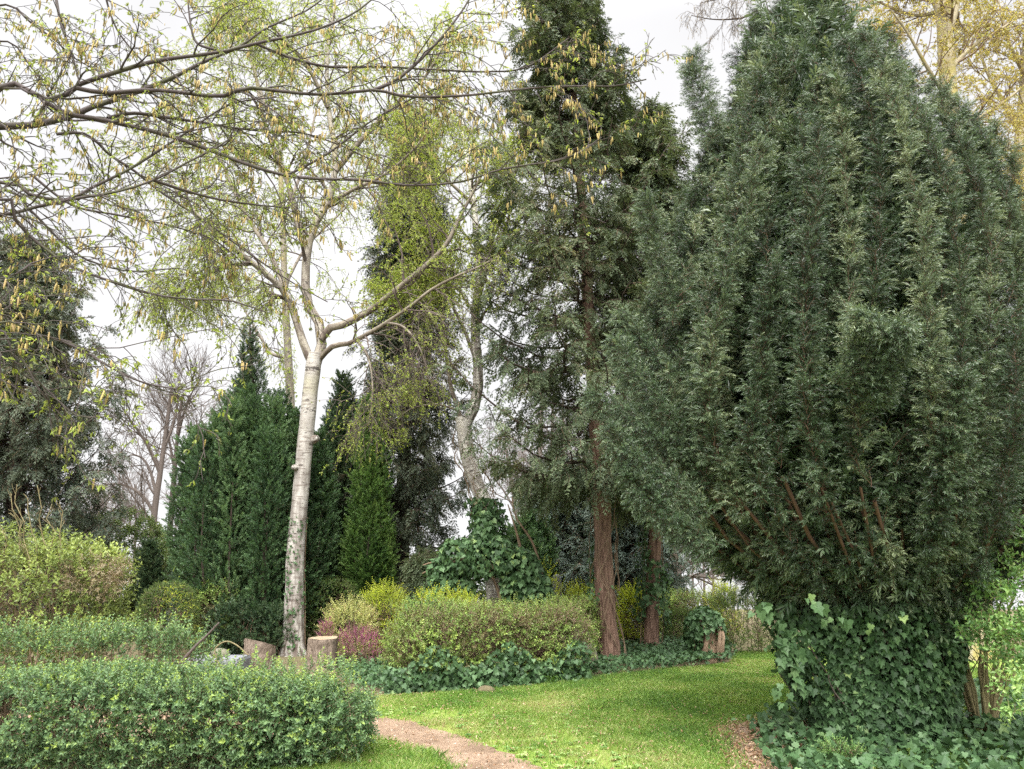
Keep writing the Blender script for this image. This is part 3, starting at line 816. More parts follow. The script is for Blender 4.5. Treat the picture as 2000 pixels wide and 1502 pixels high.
# ------------------------------------------------------------------ conifers
def conifer(mb_leaf, mb_wood, axis, z0, prof, nb, rng, tl, sc, rise=.25, droop=.5, ns=10, nside=9, elev=(.1, -.25), bias=None, side_len=.42, tr=.16, seed=0, dens=1., hang=.35, depth=1.):
    """axis: trunk polyline (K,3) bottom to top; prof: list of (fraction of height, branch length)"""
    axis = np.asarray(axis); ztop = axis[-1, 2]; zb = axis[0, 2]
    pf = np.array(prof)
    fr = np.sort(rng.random(nb)) * .97 + .02
    h = z0 + (ztop - z0) * fr
    f_ax = np.array([np.interp(h, axis[:, 2], axis[:, k]) for k in range(3)]).T
    az = np.arange(nb) * 2.39996 + rng.normal(size=nb) * .35
    ln = np.interp(fr, pf[:, 0], pf[:, 1]) * rng.uniform(.62, 1.12, nb)
    if bias is not None: ln = ln * bias(az, h)
    K = 8
    q = np.linspace(0, 1, K)[None, :]
    e = np.interp(fr, [0, 1], [elev[1], elev[0] + .6])[:, None] + rng.normal(size=(nb, 1)) * .12
    hor = ln[:, None] * q
    up = ln[:, None] * (np.tan(e) * q - droop * q * (1 - q) * (1 - fr[:, None] * .6) + rise * q ** 3)
    wob = np.cumsum(rng.normal(size=(nb, K)) * .05, axis=1) * ln[:, None]
    P = np.stack([f_ax[:, 0:1] + np.cos(az)[:, None] * hor - np.sin(az)[:, None] * wob, f_ax[:, 1:2] + (np.sin(az)[:, None] * hor + np.cos(az)[:, None] * wob) * depth, f_ax[:, 2:3] + up], -1)
    R = (np.maximum(.012 * ln, .008)[:, None] * (1 - .8 * q)) + .003
    if mb_wood is not None: tubes(mb_wood, P, R, 4)
    # flat side branchlets
    pos, tan, t = along(P, nside, .12, .97, rng)
    sd = np.where(np.arange(nside)[None, :] % 2 == 0, 1., -1.)[..., None]
    hz = unit(np.cross(tan, np.array([0, 0, 1.])))
    d = unit(tan * .75 + hz * sd * .8 + np.array([0, 0, -hang * .6]) + rng.normal(size=tan.shape) * .14)
    sl = ln[:, None] * side_len * (1.05 - t * .75) * rng.uniform(.6, 1.2, t.shape)
    KK = 4
    u = np.linspace(0, 1, KK)[None, :, None]
    d = d.reshape(-1, 1, 3); sl2 = sl.reshape(-1, 1, 1)
    S = pos.reshape(-1, 1, 3) + d * u * sl2 + np.array([0, 0, -hang])[None, None] * (u ** 2) * sl2 * .6
    if mb_wood is not None: tubes(mb_wood, S, np.linspace(.006, .003, KK)[None].repeat(len(S), 0), 3)
    n2 = max(2, int(ns * dens))
    p1, t1, q1 = along(S, n2, .1, 1.0, rng)
    p2, t2, q2 = along(P, n2, .4, 1.0, rng)
    p = np.concatenate([p1.reshape(-1, 3), p2.reshape(-1, 3)]); tt = np.concatenate([t1.reshape(-1, 3), t2.reshape(-1, 3)])
    hz = unit(np.cross(tt, np.array([0, 0, 1.]) + rng.normal(size=tt.shape) * .02)) * np.where(rng.random(len(tt)) < .5, 1, -1)[:, None]
    f = unit(tt * .85 + hz * .55 + np.array([0, 0, -hang]) + rng.normal(size=tt.shape) * .22)
    nn = np.array([0, 0, 1.]) + rng.normal(size=tt.shape) * .35
    # clumps: whole branches lighter or browner
    tint = np.clip(.42 + .12 * rng.normal(size=len(p)) + .22 * sinn(p, 2.6, seed), 0, 1)
    scatter(mb_leaf, tl, p, f, nn, sc * rng.uniform(.7, 1.25, len(p)), rng, tint)
    # leader
    k = 40
    zz = ztop - rng.random(k) * .9
    pl = np.array([np.interp(zz, axis[:, 2], axis[:, j]) for j in range(3)]).T
    f = unit(np.stack([rng.normal(size=k) * .6, rng.normal(size=k) * .6, np.full(k, .8)], -1))
    scatter(mb_leaf, tl, pl, f, rng.normal(size=(k, 3)), sc, rng, np.full(k, .45))

def trunk_tube(mb, pts, R0, R1, K=24, sides=16, rough=.08, seed=0, flare=.35):
    P = spline(pts, K)
    q = np.linspace(0, 1, K)
    R = R0 + (R1 - R0) * q + R0 * flare * np.exp(-q * (np.linalg.norm(P[-1] - P[0])) / .35)
    tubes(mb, P, R, sides, rough=rough, seed=seed)
    return P, R

def fx(pts):
    """pin the first point of a trunk to the ground"""
    p = np.array(pts, float); p[0, 2] = ground_z(p[0, 0], p[0, 1]) - .03
    return p

FR = [frond(q, L=.32, n=6, sub=2, wd=.020, droop=.45) for q in range(5)]
FR_S = [frond(q + 20, L=.32, n=7, sub=1, wd=.020, droop=.35, rag=.35, open_=1.05) for q in range(5)]
FR_LO = [frond(q + 40, L=.34, n=6, sub=1, wd=.020, droop=.4) for q in range(4)]

# tall dark arborvitae in the middle
r = np.random.default_rng(21)
ax = fx(pp([(1190, 1287), (1181, 1150), (1176, 1000), (1168, 880), (1152, 650), (1137, 400), (1122, 200), (1108, 20), (1098, -90)], 13.9))
tA = thing('conifer_tree', 'tall dark arborvitae with a bare brown trunk, second trunk left of the big yew', 'tree', ax[0])
wood = MB(); trunk_tube(wood, ax, .172, .04, K=36, sides=22, rough=.16, seed=2, flare=.25)
bw = MB(); lf = MB()
conifer(lf, bw, spline(ax, 30), at(1170, 950, 13.9)[2], [(0, 2.0), (.08, 2.55), (.25, 2.4), (.45, 1.95), (.6, 1.45), (.75, 1.05), (.88, .8), (1, .3)], 180, r, FR, .95, droop=.30, elev=(.2, -.12), ns=8, nside=10, hang=.45, side_len=.5,
        bias=lambda az, h: np.where(np.cos(az) > .2, .92, 1.05), seed=1)
wood.build('trunk', M['conifer_bark'], tA, smooth=True); bw.build('branches', M['dark_bark'], tA); lf.build('crown', [M['thuja'], M['twig_brown']], tA)

ax = fx(pp([(1272, 1273), (1276, 1150), (1281, 1000), (1282, 850), (1280, 600), (1274, 420), (1266, 290), (1262, 225)], 15.2))
tB = thing('conifer_tree', 'slimmer dark arborvitae whose brown trunk is wrapped in ivy beside the big yew', 'tree', ax[0])
wood = MB(); trunk_tube(wood, ax, .145, .03, K=36, sides=18, rough=.15, seed=6, flare=.3)
bw = MB(); lf = MB()
conifer(lf, bw, spline(ax, 30), at(1280, 980, 15.2)[2], [(0, 1.5), (.2, 1.7), (.5, 1.5), (.7, 1.15), (.88, .7), (1, .25)], 150, r, FR, 1.0, droop=.35, elev=(.2, -.15), ns=7, nside=9, hang=.4, seed=2)
wood.build('trunk', M['conifer_bark'], tB, smooth=True); bw.build('branches', M['dark_bark'], tB); lf.build('crown', [M['thuja'], M['twig_brown']], tB)

# spruce at the left edge
r = np.random.default_rng(22)
ax = fx(pp([(30, 1290), (30, 1000), (34, 800), (42, 600), (50, 498)], 17.5))
tC = thing('spruce_tree', 'broad dark spruce with drooping brownish sprays at the left edge', 'tree', ax[0])
wood = MB(); trunk_tube(wood, ax, .28, .04, K=20, sides=12, seed=3)
bw = MB(); lf = MB()
conifer(lf, bw, spline(ax, 30), .9, [(0, 2.0), (.15, 2.3), (.45, 2.1), (.7, 1.6), (.9, .85), (1, .25)], 210, r, FR_S, 1.15, droop=.45, rise=.45, elev=(.2, -.3), ns=6, nside=9, hang=.55, seed=3)
wood.build('trunk', M['dark_bark'], tC, smooth=True); bw.build('branches', M['dark_bark'], tC); lf.build('crown', [M['spruce'], M['twig_brown']], tC)

# dark spruce behind the leaning birch
ax = fx(pp([(782, 1190), (785, 1050), (792, 800), (800, 600), (808, 400), (812, 240)], 18.5))
tD = thing('spruce_tree', 'tall narrow dark spruce behind the birches with twin stems at its foot', 'tree', ax[0])
wood = MB(); trunk_tube(wood, ax, .22, .04, K=20, sides=12, seed=5)
trunk_tube(wood, fx(pp([(757, 1190), (765, 1080), (775, 950)], 18.3)), .14, .08, K=10, sides=10, seed=8)
bw = MB(); lf = MB()
conifer(lf, bw, spline(ax, 30), at(790, 1140, 18.5)[2], [(0, 1.35), (.1, 1.75), (.3, 1.6), (.5, 1.2), (.7, .95), (1, .3)], 180, r, FR_S, 1.15, droop=.4, rise=.3, elev=(.2, -.2), ns=6, nside=9, hang=.5, seed=4)
wood.build('trunk', M['dark_bark'], tD, smooth=True); bw.build('branches', M['dark_bark'], tD); lf.build('crown', [M['spruce'], M['twig_brown']], tD)

# grey-green false cypress far behind the ivy heap
def far_conifer(label, px, Y, py_top, prof, mat, nb, dens, seed, z0=.3, sc=1.4, tl=FR_LO, name='cypress_tree', py_base=1200, hang=.4):
    r = np.random.default_rng(seed)
    b = at(px, py_base, Y); b[2] = ground_z(b[0], Y)
    t = at(px, py_top, Y)
    ax = np.array([b, b * .5 + t * .5 + [.1, 0, 0], t])
    o = thing(name, label, 'tree', b)
    w = MB(); trunk_tube(w, ax, .2, .03, K=12, sides=10, seed=seed)
    bw = MB(); lf = MB()
    conifer(lf, bw, spline(ax, 20), b[2] + z0, prof, nb, r, tl, sc, ns=5, nside=8, hang=hang, seed=seed, dens=dens)
    w.build('trunk', M['dark_bark'], o, smooth=True); bw.build('branches', M['dark_bark'], o)
    lf.build('crown', [mat, M['twig_brown']], o)
far_conifer('broad grey-green false cypress with rounded top beyond the ivy heap', 1125, 24, 925, [(0, 2.3), (.3, 2.3), (.6, 1.9), (.85, 1.2), (1, .5)], M['bluegreen'], 170, 1.2, 31)
far_conifer('shadowy grey-green cypress visible between the two ivied conifer trunks', 1228, 21, 905, [(0, 1.4), (.3, 1.5), (.7, 1.1), (1, .4)], M['bluegreen'], 120, 1.2, 32)
far_conifer('small bronze-tipped cypress in front of the dark spruce', 826, 15.8, 1083, [(0, .55), (.4, .5), (.8, .3), (1, .1)], M['thuja'], 60, 1., 33, z0=.5, sc=.8)

# ------------------------------------------------------------------ upright dense conifers made of plumes
def plume_tree(name, label, px, Y, table, mat, ns, nsh, seed, tl, sc, prad=.16, inner=.35, zlow=.2, wood='dark_bark', base_y=None, fan=.9, cat='tree', ztp=.75, sq=1., dome=False):
    """table: (py, xl, xr) outline at depth Y"""
    r = np.random.default_rng(seed)
    tb = sorted(table, key=lambda q: -q[0])
    zs = np.array([at(px, q[0], Y)[2] for q in tb]); xl = np.array([at(q[1], q[0], Y)[0] for q in tb]); xr = np.array([at(q[2], q[0], Y)[0] for q in tb])
    cx = lambda z: np.interp(z, zs, (xl + xr) / 2)
    rx = lambda z: np.interp(z, zs, (xr - xl) / 2) * .97
    b = at(px, tb[0][0], Y); b[2] = ground_z(b[0], Y)
    o = thing(name, label, cat, b)
    K = 12; S = []
    n1 = int(ns * (1 - inner))
    for k in range(ns):
        rho = r.uniform(.80, 1.06) if k < n1 else r.uniform(.2, .8)
        phi = k * 2.39996 + r.normal() * .15
        q = np.linspace(0, 1, K) ** .9
        zt = zs[0] + .5 + (zs[-1] - zs[0] - .5) * r.random() ** ztp
        if dome:
            rm = rx(zs).max(); rho = math.sqrt((k + .5) / ns) * 1.02
            zg = np.linspace(zs[0], zs[-1], 80); okz = zg[rx(zg) >= min(rho, .97) * rm]
            zt = (okz.max() if len(okz) else zs.mean()) - r.uniform(-.12, .75) * (.4 + rho)
        z = b[2] + .1 + (zt - b[2] - .1) * q
        rr = np.minimum(np.maximum(rx(z) - prad * .6, .03), (rho * rm - prad * .6) if dome else 99) * (1. if dome else rho)
        rr = np.maximum(rr, .02)
        grow = np.clip(q * 3 + .55, .25, 1) if zlow < .5 else np.clip(q * 3, .25, 1)
        S.append(np.stack([cx(z) + rr * np.cos(phi) * grow, Y + rr * np.sin(phi) * grow * sq, z], -1))
    S = np.array(S); nsh = int(nsh * .9)
    w = MB(); tubes(w, S[:, :8], np.linspace(.03, .01, 8)[None].repeat(ns, 0), 4)
    tubes(w, np.array([[b, b + [0, 0, (zs[-1] - b[2]) * .5], [cx(zs[-1]), Y, zs[-1] - .2]]]), np.array([[.14, .09, .02]]), 8)
    w.build('trunk', M[wood], o)
    mb = MB()
    prof = lambda t: prad * (np.clip((1.03 - t) / .28, .08, 1)) ** .8 * (1 + .25 * np.sin(t * 26 + np.arange(len(t))[:, None] * 1.7))
    keep = lambda p: (p[:, 2] > b[2] + zlow) & (r.random(len(p)) < np.where(p[:, 1] > Y + .4, .55, 1.))
    plume(mb, S, tl, nsh, .05, 1., prof, r, sc, tan_w=.9, out_w=.8, down=-.05, keep=keep, rpow=.4, stint=.22)
    mb.build('crown', [M[mat], M['twig_brown']], o)
    return o
CY = [needle_shoot(q + 60, L=.20, n=20, nl=.075, nw=.024, droop=.05, ang=.75, flat=.1) for q in range(6)]
plume_tree('rounded_conifer', 'broad rounded green yew bush right behind the white birch trunk', 500, 16.5,
           [(1262, 405, 600), (1200, 375, 640), (1120, 352, 655), (1000, 348, 668), (920, 358, 665), (870, 352, 660), (835, 362, 652), (805, 385, 630), (778, 425, 585)], 'cypress', 70, 520, 41, CY, .8, prad=.24, inner=0., dome=True)
plume_tree('cypress_tree', 'slender pointed dark cypress rising behind the rounded yew bush', 478, 19.5,
           [(1200, 420, 545), (1000, 420, 545), (830, 428, 535), (760, 446, 520), (700, 460, 508), (650, 474, 500), (618, 484, 494)], 'cypress_dark', 34, 330, 42, CY, .9, prad=.16)
plume_tree('cypress_tree', 'bright green columnar cypress between the white birch and the dark spruce', 725, 16.8,
           [(1150, 690, 750), (1090, 672, 765), (1000, 690, 768), (920, 690, 762), (850, 692, 748), (800, 700, 735), (765, 710, 722)], 'cypress_bright', 24, 480, 43, CY, .8, prad=.19, zlow=.8)
plume_tree('cypress_tree', 'dark pointed cypress standing just behind the bright green column', 662, 18.2,
           [(1180, 615, 715), (1000, 615, 715), (880, 622, 712), (800, 640, 700), (760, 648, 690), (728, 662, 672)], 'cypress_dark', 34, 330, 44, CY, 1.0, prad=.24)
plume_tree('columnar_conifer', 'small narrow dark conifer in front of the laurel mound, left one', 292, 19,
           [(1150, 278, 308), (1100, 278, 308), (1075, 282, 303), (1056, 290, 295)], 'cypress_dark', 14, 150, 45, CY, .8, prad=.1, cat='conifer')
plume_tree('columnar_conifer', 'small narrow grey-green conifer against the rounded yew bush', 362, 18.3,
           [(1160, 344, 380), (1110, 344, 378), (1085, 350, 372), (1068, 358, 364)], 'bluegreen', 14, 150, 46, CY, .8, prad=.1, cat='conifer')
plume_tree('cypress_tree', 'narrow yellowish cypress with upright tips beyond the ivy heap', 1035, 22,
           [(1150, 985, 1080), (1080, 985, 1082), (1040, 992, 1075), (1012, 1005, 1062), (1000, 1015, 1050)], 'cypress', 40, 130, 47, CY, 1.1, prad=.15)

# ------------------------------------------------------------------ birches
def limb_part(o, name, pts, R0, R1, mat, K=22, sides=10, rough=.06, seed=0):
    P = spline(pts, K); q = np.linspace(0, 1, K)
    R = R0 + (R1 - R0) * q
    mb = MB(); tubes(mb, P, R, sides, rough=rough, seed=seed)
    mb.build(name, mat, o, smooth=True)
    return P, R

def twiggy(limbs, rng, wood, lf, tl, lv=(10, 7, 5), L=(1.7, .9, .5), grav=(.0, .25, .6), leafn=6, leafs=.03, tip=None, t0=.2, rmin=(.008, .005, .0038), hang=.5, catk=None, catn=0, cats=.05, leaf_p=1., wig=.16, twig_p=None):
    """three orders of twigs on the limbs, leaf clusters on the last"""
    K0 = 22
    P = np.array([l[0] for l in limbs]); R = np.array([l[1] for l in limbs])
    Ls = np.linalg.norm(P[:, -1] - P[:, 0], axis=1)
    A, RA = kids(P, R, lv[0], t0, 1., L[0] * np.clip(Ls / 2.6, .22, 1.)[:, None], .85, 8, rng, rr=.5, rmin=rmin[0], grav=grav[0], wig=wig, bias=(0, 0, .25))
    tubes(wood, A, RA, 4)
    B, RB = kids(A, RA, lv[1], .12, 1., L[1], .8, 6, rng, rr=.6, rmin=rmin[1], grav=grav[1], wig=wig)
    tubes(wood, B, RB, 3)
    Cc, RC = kids(B, RB, lv[2], .1, 1., L[2], .75, 5, rng, rr=.7, rmin=rmin[2], grav=grav[2], wig=wig)
    if twig_p is not None:
        kt = rng.random(len(Cc)) < twig_p(Cc[:, -1]); Cc, RC = Cc[kt], RC[kt]
    tubes(wood, Cc, RC, 3)
    for Q, n in ((Cc, leafn), (B, max(1, leafn // 2))):
        p, t, _ = along(Q, n, .1, 1., rng)
        p = p.reshape(-1, 3); t = t.reshape(-1, 3)
        k = rng.random(len(p)) < (leaf_p(p) if callable(leaf_p) else leaf_p)
        p, t = p[k], t[k]
        f = unit(t * .4 + rng.normal(size=p.shape) * .6 + np.array([0, 0, -hang]))
        scatter(lf, tl, p, f, rng.normal(size=p.shape), leafs * rng.uniform(.6, 1.3, len(p)), rng)
    if catk is not None and catn:
        p, t, _ = along(Cc, catn, .3, 1., rng)
        p = p.reshape(-1, 3); p = p[rng.random(len(p)) < .6]
        scatter(lf, catk, p, np.array([0, 0, -1.]) + rng.normal(size=p.shape) * .12, rng.normal(size=p.shape), cats * rng.uniform(.6, 1.2, len(p)), rng, np.full(len(p), .9))

BL = [tuft(q, n=3, ll=1., lw=.62, spread=1.0) for q in range(5)]
CATK = [catkin_t(q, 4, 6) for q in range(3)]
r = np.random.default_rng(51)
BY = 15.2
b1 = fx(pp([(573, 1278), (574, 1200), (577, 1080), (586, 980), (597, 860), (607, 760), (615, 690)], BY))
birch = thing('birch_tree', 'white-barked birch with forked crown and dangling twigs beside the two tree stumps', 'tree', b1[0])
wood = MB(); P0, R0 = trunk_tube(wood, b1, .178, .15, K=44, sides=24, rough=.05, seed=3, flare=.55)
wood.build('trunk', M['birch'], birch, smooth=True)
LIM = [  # (pts with depth, r0, r1)
    ([(611, 712, BY), (596, 680, BY - .05), (583, 640, BY - .1), (570, 600, BY - .2), (548, 560, BY - .4), (520, 535, BY - .6), (470, 495, BY - .9), (416, 450, BY - 1.3), (350, 378, BY - 1.6), (300, 300, BY - 1.9)], .092, .018),
    ([(616, 715, BY), (629, 670, BY + .1), (627, 640, BY + .1), (612, 612, BY + .1), (598, 585, BY + .2), (597, 530, BY + .2), (602, 480, BY + .2), (618, 434, BY + .2), (645, 385, BY + .1), (655, 320, BY), (650, 260, BY), (640, 200, BY + .1), (640, 100, BY + .2), (655, 0, BY + .2), (660, -80, BY + .2)], .108, .018),
    ([(628, 662, BY), (645, 640, BY - .05), (666, 636, BY - .1), (706, 617, BY - .3), (740, 594, BY - .4), (782, 560, BY - .7), (828, 522, BY - .9), (870, 480, BY - 1.), (900, 420, BY - 1.), (940, 340, BY - 1.), (960, 250, BY - 1.)], .085, .015),
    ([(626, 700, BY), (640, 684, BY - .2), (655, 674, BY - .3), (680, 671, BY - .5), (709, 657, BY - .7), (755, 630, BY - 1.), (807, 594, BY - 1.3), (842, 566, BY - 1.5), (895, 538, BY - 1.8), (930, 524, BY - 2.), (975, 500, BY - 2.2)], .058, .015),
    ([(655, 335, BY), (671, 315, BY + .1), (700, 280, BY + .2), (760, 215, BY + .3), (830, 150, BY + .3), (880, 60, BY + .4)], .07, .02),
    ([(600, 500, BY + .2), (580, 430, BY + .4), (560, 350, BY + .6), (520, 250, BY + .8), (500, 150, BY + 1.), (480, 20, BY + 1.)], .08, .02),
    ([(640, 400, BY + .1), (690, 370, BY - .3), (745, 345, BY - .6), (800, 300, BY - .9), (850, 240, BY - 1.)], .05, .015),
    ([(565, 590, BY - .2), (530, 500, BY + .1), (470, 400, BY + .3), (420, 280, BY + .5), (380, 150, BY + .5)], .06, .015),
    ([(640, 210, BY), (600, 130, BY - .4), (540, 60, BY - .7), (470, -20, BY - .9)], .05, .015),
    ([(500, 515, BY - .7), (450, 520, BY - .9), (400, 540, BY - 1.1), (345, 575, BY - 1.3)], .04, .012),
    ([(755, 630, BY - 1.), (790, 640, BY - 1.2), (820, 680, BY - 1.3), (835, 730, BY - 1.3)], .03, .01),
    ([(700, 668, BY - .7), (720, 700, BY - .8), (728, 760, BY - .9), (720, 830, BY - .9)], .03, .01),
]
limbs = [limb_part(birch, 'branch', pp(l[0]), l[1], l[2], M['birch_grey'] if i < 2 else M['birch_old'], seed=i) for i, l in enumerate(LIM)]
tw = MB(); lf = MB()
twiggy(limbs, r, tw, lf, BL, lv=(16, 8, 5), L=(1.5, .95, .6), grav=(.1, .45, .95), leafn=7, leafs=.040, t0=.22, catk=CATK, catn=1, cats=.06, leaf_p=lambda p: np.where(p[:, 0] > at(590, 700, BY)[0], np.clip((p[:, 2] - 5.2) / 2., .6, 1), 1.), twig_p=lambda p: np.where(p[:, 0] > at(590, 700, BY)[0], np.clip((p[:, 2] - 5.6) / 1.8, .22, 1), 1.))
tw.build('twigs', M['twig'], birch)
lf.build('leaves', M['birch_leaf'], birch)
# knot holes on the white stem
def knot(o, c, d, rad):
    mb = MB(); d = unit(np.array(d, float)); c = np.array(c)
    tubes(mb, np.array([c - d * .06, c, c + d * .05, c + d * .065, c + d * .03]), np.array([rad * 1.7, rad * 1.5, rad * 1.25, rad * .8, rad * .6]), 14, rough=.06)
    mb.build('knot', M['birch'], o, smooth=True)
    mb = MB(); tubes(mb, np.array([c + d * .025, c + d * .04]), np.array([rad * .85, rad * .85]), 12, cap=True)
    mb.build('knot_hole', M['dark_bark'], o)
knot(birch, at(616, 857, BY - .05), (.8, -.55, .12), .055)
knot(birch, at(576, 913, BY - .17), (-.35, -1, .1), .04)

# lichen-covered second birch behind it
r = np.random.default_rng(52)
B2 = 20.5
b2 = fx(pp([(575, 1225), (572, 1000), (568, 800), (562, 680), (556, 560), (552, 420), (545, 280)], B2))
birch2 = thing('birch_tree', 'yellowish lichen-covered birch stem behind the white birch fork', 'tree', b2[0])
wood = MB(); trunk_tube(wood, b2, .17, .06, K=30, sides=14, rough=.06, seed=13)
wood.build('trunk', M['birch_old'], birch2, smooth=True)
l2 = [([(563, 700, B2), (530, 690, B2 + .2), (510, 660, B2 + .3), (480, 610, B2 + .4), (455, 560, B2 + .5)], .05, .012), ([(570, 810, B2), (540, 800, B2 - .3), (515, 812, B2 - .5), (500, 830, B2 - .6)], .03, .01),
      ([(552, 430, B2), (590, 330, B2 + .5), (620, 200, B2 + .6), (640, 60, B2 + .6)], .06, .012), ([(545, 290, B2), (510, 180, B2), (480, 80, B2), (470, -40, B2)], .06, .012),
      ([(556, 560, B2), (600, 480, B2 + .6), (680, 400, B2 + .9), (730, 320, B2 + 1.)], .05, .012)]
limbs = [limb_part(birch2, 'branch', pp(q[0]), q[1], q[2], M['birch_old'], seed=i) for i, q in enumerate(l2)]
tw = MB(); lf = MB()
twiggy(limbs, r, tw, lf, BL, lv=(10, 7, 5), L=(1.8, 1.0, .6), grav=(.1, .4, .8), leafn=4, leafs=.05, t0=.2)
# sprouts of yellow leaves right on the stem
p, t, _ = along(spline(b2, 20)[None], 500, .38, .85, r)
p = p.reshape(-1, 3) + unit(r.normal(size=(500, 3))) * .2
scatter(lf, BL, p, r.normal(size=p.shape), r.normal(size=p.shape), .06, r)
tw.build('twigs', M['twig'], birch2); lf.build('leaves', M['birch_leaf'], birch2)

# leaning third birch with bare vines
r = np.random.default_rng(53)
B3 = 15.6
b3 = fx(pp([(972, 1235), (966, 1150), (958, 1070), (945, 985), (925, 930), (910, 870), (905, 815)], B3))
birch3 = thing('birch_tree', 'leaning birch with forked stem rising out of the ivy heap', 'tree', b3[0])
wood = MB(); trunk_tube(wood, b3, .185, .155, K=36, sides=20, rough=.07, seed=23, flare=.3)
wood.build('trunk', M['birch_white'], birch3, smooth=True)
l3 = [([(906, 835, B3), (921, 810, B3), (930, 780, B3), (935, 730, B3), (928, 650, B3), (930, 600, B3), (938, 540, B3), (932, 480, B3 + .1), (925, 400, B3 + .2), (910, 300, B3 + .4), (900, 200, B3 + .5), (895, 60, B3 + .6)], .125, .02),
      ([(905, 830, B3), (893, 795, B3 - .1), (880, 750, B3 - .2), (871, 690, B3 - .3), (866, 620, B3 - .4), (868, 540, B3 - .5), (855, 470, B3 - .6)], .05, .012),
      ([(937, 570, B3), (948, 530, B3 - .1), (957, 480, B3 - .2), (985, 410, B3 - .4), (1010, 330, B3 - .5)], .06, .012),
      ([(930, 620, B3), (912, 590, B3 + .2), (885, 560, B3 + .3), (820, 555, B3 + .4), (760, 575, B3 + .5)], .035, .01),
      ([(928, 700, B3), (905, 640, B3 + .3), (880, 590, B3 + .4), (840, 500, B3 + .5), (800, 420, B3 + .6)], .045, .01),
      ([(925, 400, B3 + .2), (870, 350, B3), (820, 320, B3), (780, 260, B3)], .045, .01),
      ([(934, 530, B3), (980, 470, B3 + .4), (1000, 380, B3 + .5), (1005, 260, B3 + .6)], .04, .01),
      ([(890, 800, B3 - .1), (850, 790, B3 - .3), (800, 800, B3 - .5), (770, 830, B3 - .6)], .03, .008),
      ([(868, 660, B3 - .3), (830, 610, B3 - .5), (790, 590, B3 - .6), (760, 600, B3 - .7)], .03, .008)]
limbs = [limb_part(birch3, 'branch', pp(q[0]), q[1], q[2], M['birch_white'] if i == 0 else M['birch_old'], seed=i) for i, q in enumerate(l3)]
tw = MB(); lf = MB()
twiggy(limbs, r, tw, lf, BL, lv=(9, 6, 5), L=(1.05, .7, .45), grav=(.05, .25, .5), leafn=6, leafs=.055, t0=.2, leaf_p=lambda p: np.clip((p[:, 2] - 5.2) / 2.0, .6, .9), twig_p=lambda p: np.clip((p[:, 2] - 5.6) / 1.8, .25, 1))
tw.build('twigs', M['twig'], birch3); lf.build('leaves', M['birch_leaf'], birch3)

# drooping yellow-leaved sprigs in front of the bright cypress
r = np.random.default_rng(54)

# vines hugging a stem
def stem_vines(name, label, axis, rad, n, seed, mat, cat='vine', r0=.014, turns=.6, spread=.03):
    r = np.random.default_rng(seed)
    K = 40; mb = MB(); Ps = []; Rs = []
    base = spline(axis, K)
    for k in range(n):
        a0 = r.uniform(0, 6.28); q = np.linspace(0, 1, K)
        a = a0 + turns * r.normal() * q * 3 + .35 * np.sin(q * r.uniform(8, 20) + k)
        i0 = r.integers(0, 12); i1 = r.integers(24, K)
        rr = rad * (1 + .05 * r.random()) + spread * np.abs(np.sin(q * r.uniform(5, 15) + k))
        P = base + np.stack([np.cos(a) * rr, np.sin(a) * rr, 0 * a], -1)
        Ps.append(spline(P[i0:i1], 28)); Rs.append(np.linspace(r0, r0 * .4, 28) * r.uniform(.5, 1.1))
    tubes(mb, np.array(Ps), np.array(Rs), 5, rough=.1)
    o = mb.build(name, mat, base=tuple(base[0]), smooth=True)
    tag(o, label, cat)
    return o
stem_vines('bare_vine', 'tangle of bare brown vine stems clinging to the leaning birch', pp([(948, 1010), (938, 960), (925, 930), (910, 870), (905, 815), (903, 790)], B3), .185, 15, 61, M['twig_brown'], spread=.12, r0=.010)
stem_vines('bare_vine', 'few pale vine stems winding up the brown arborvitae trunk', pp([(1185, 1200), (1181, 1150), (1176, 1000), (1170, 900)], 13.9), .235, 7, 62, M['twig_brown'], spread=.02)

# ------------------------------------------------------------------ bare trees in the distance
def bare_tree(label, trunk_pts, Y, r0, seed, lim, name='bare_tree', lv=(8, 6, 5), L=(2.6, 1.5, .9), mat='bare_bark'):
    r = np.random.default_rng(seed)
    b = fx(pp(trunk_pts, Y))
    o = thing(name, label, 'tree', b[0])
    w = MB(); trunk_tube(w, b, r0, r0 * .35, K=24, sides=10, rough=.05, seed=seed); w.build('trunk', M[mat], o, smooth=True)
    P = [(spline(b, 22), np.linspace(r0, r0 * .35, 22))]
    tw = MB()
    for i, q in enumerate(lim):
        pt = spline(pp(q, Y) + np.array([[0, .5 * math.sin(i * 2.1) * k, 0] for k in range(len(q))]), 22)
        R = np.linspace(r0 * .45, r0 * .12, 22)
        tubes(tw, pt, R, 6); P.append((pt, R))
    A, RA = kids(np.array([p[0] for p in P]), np.array([p[1] for p in P]), lv[0], .25, 1, L[0], .7, 7, r, rr=.45, rmin=.016, wig=.13, bias=(0, 0, .6))
    B, RB = kids(A, RA, lv[1], .15, 1, L[1], .65, 6, r, rr=.6, rmin=.011, wig=.13, grav=-.1)
    Cc, RC = kids(B, RB, lv[2], .15, 1, L[2], .6, 4, r, rr=.7, rmin=.008, wig=.13, grav=-.1)
    tubes(tw, A, RA, 4); tubes(tw, B, RB, 3); tubes(tw, Cc, RC, 3)
    tw.build('branches', M[mat], o)
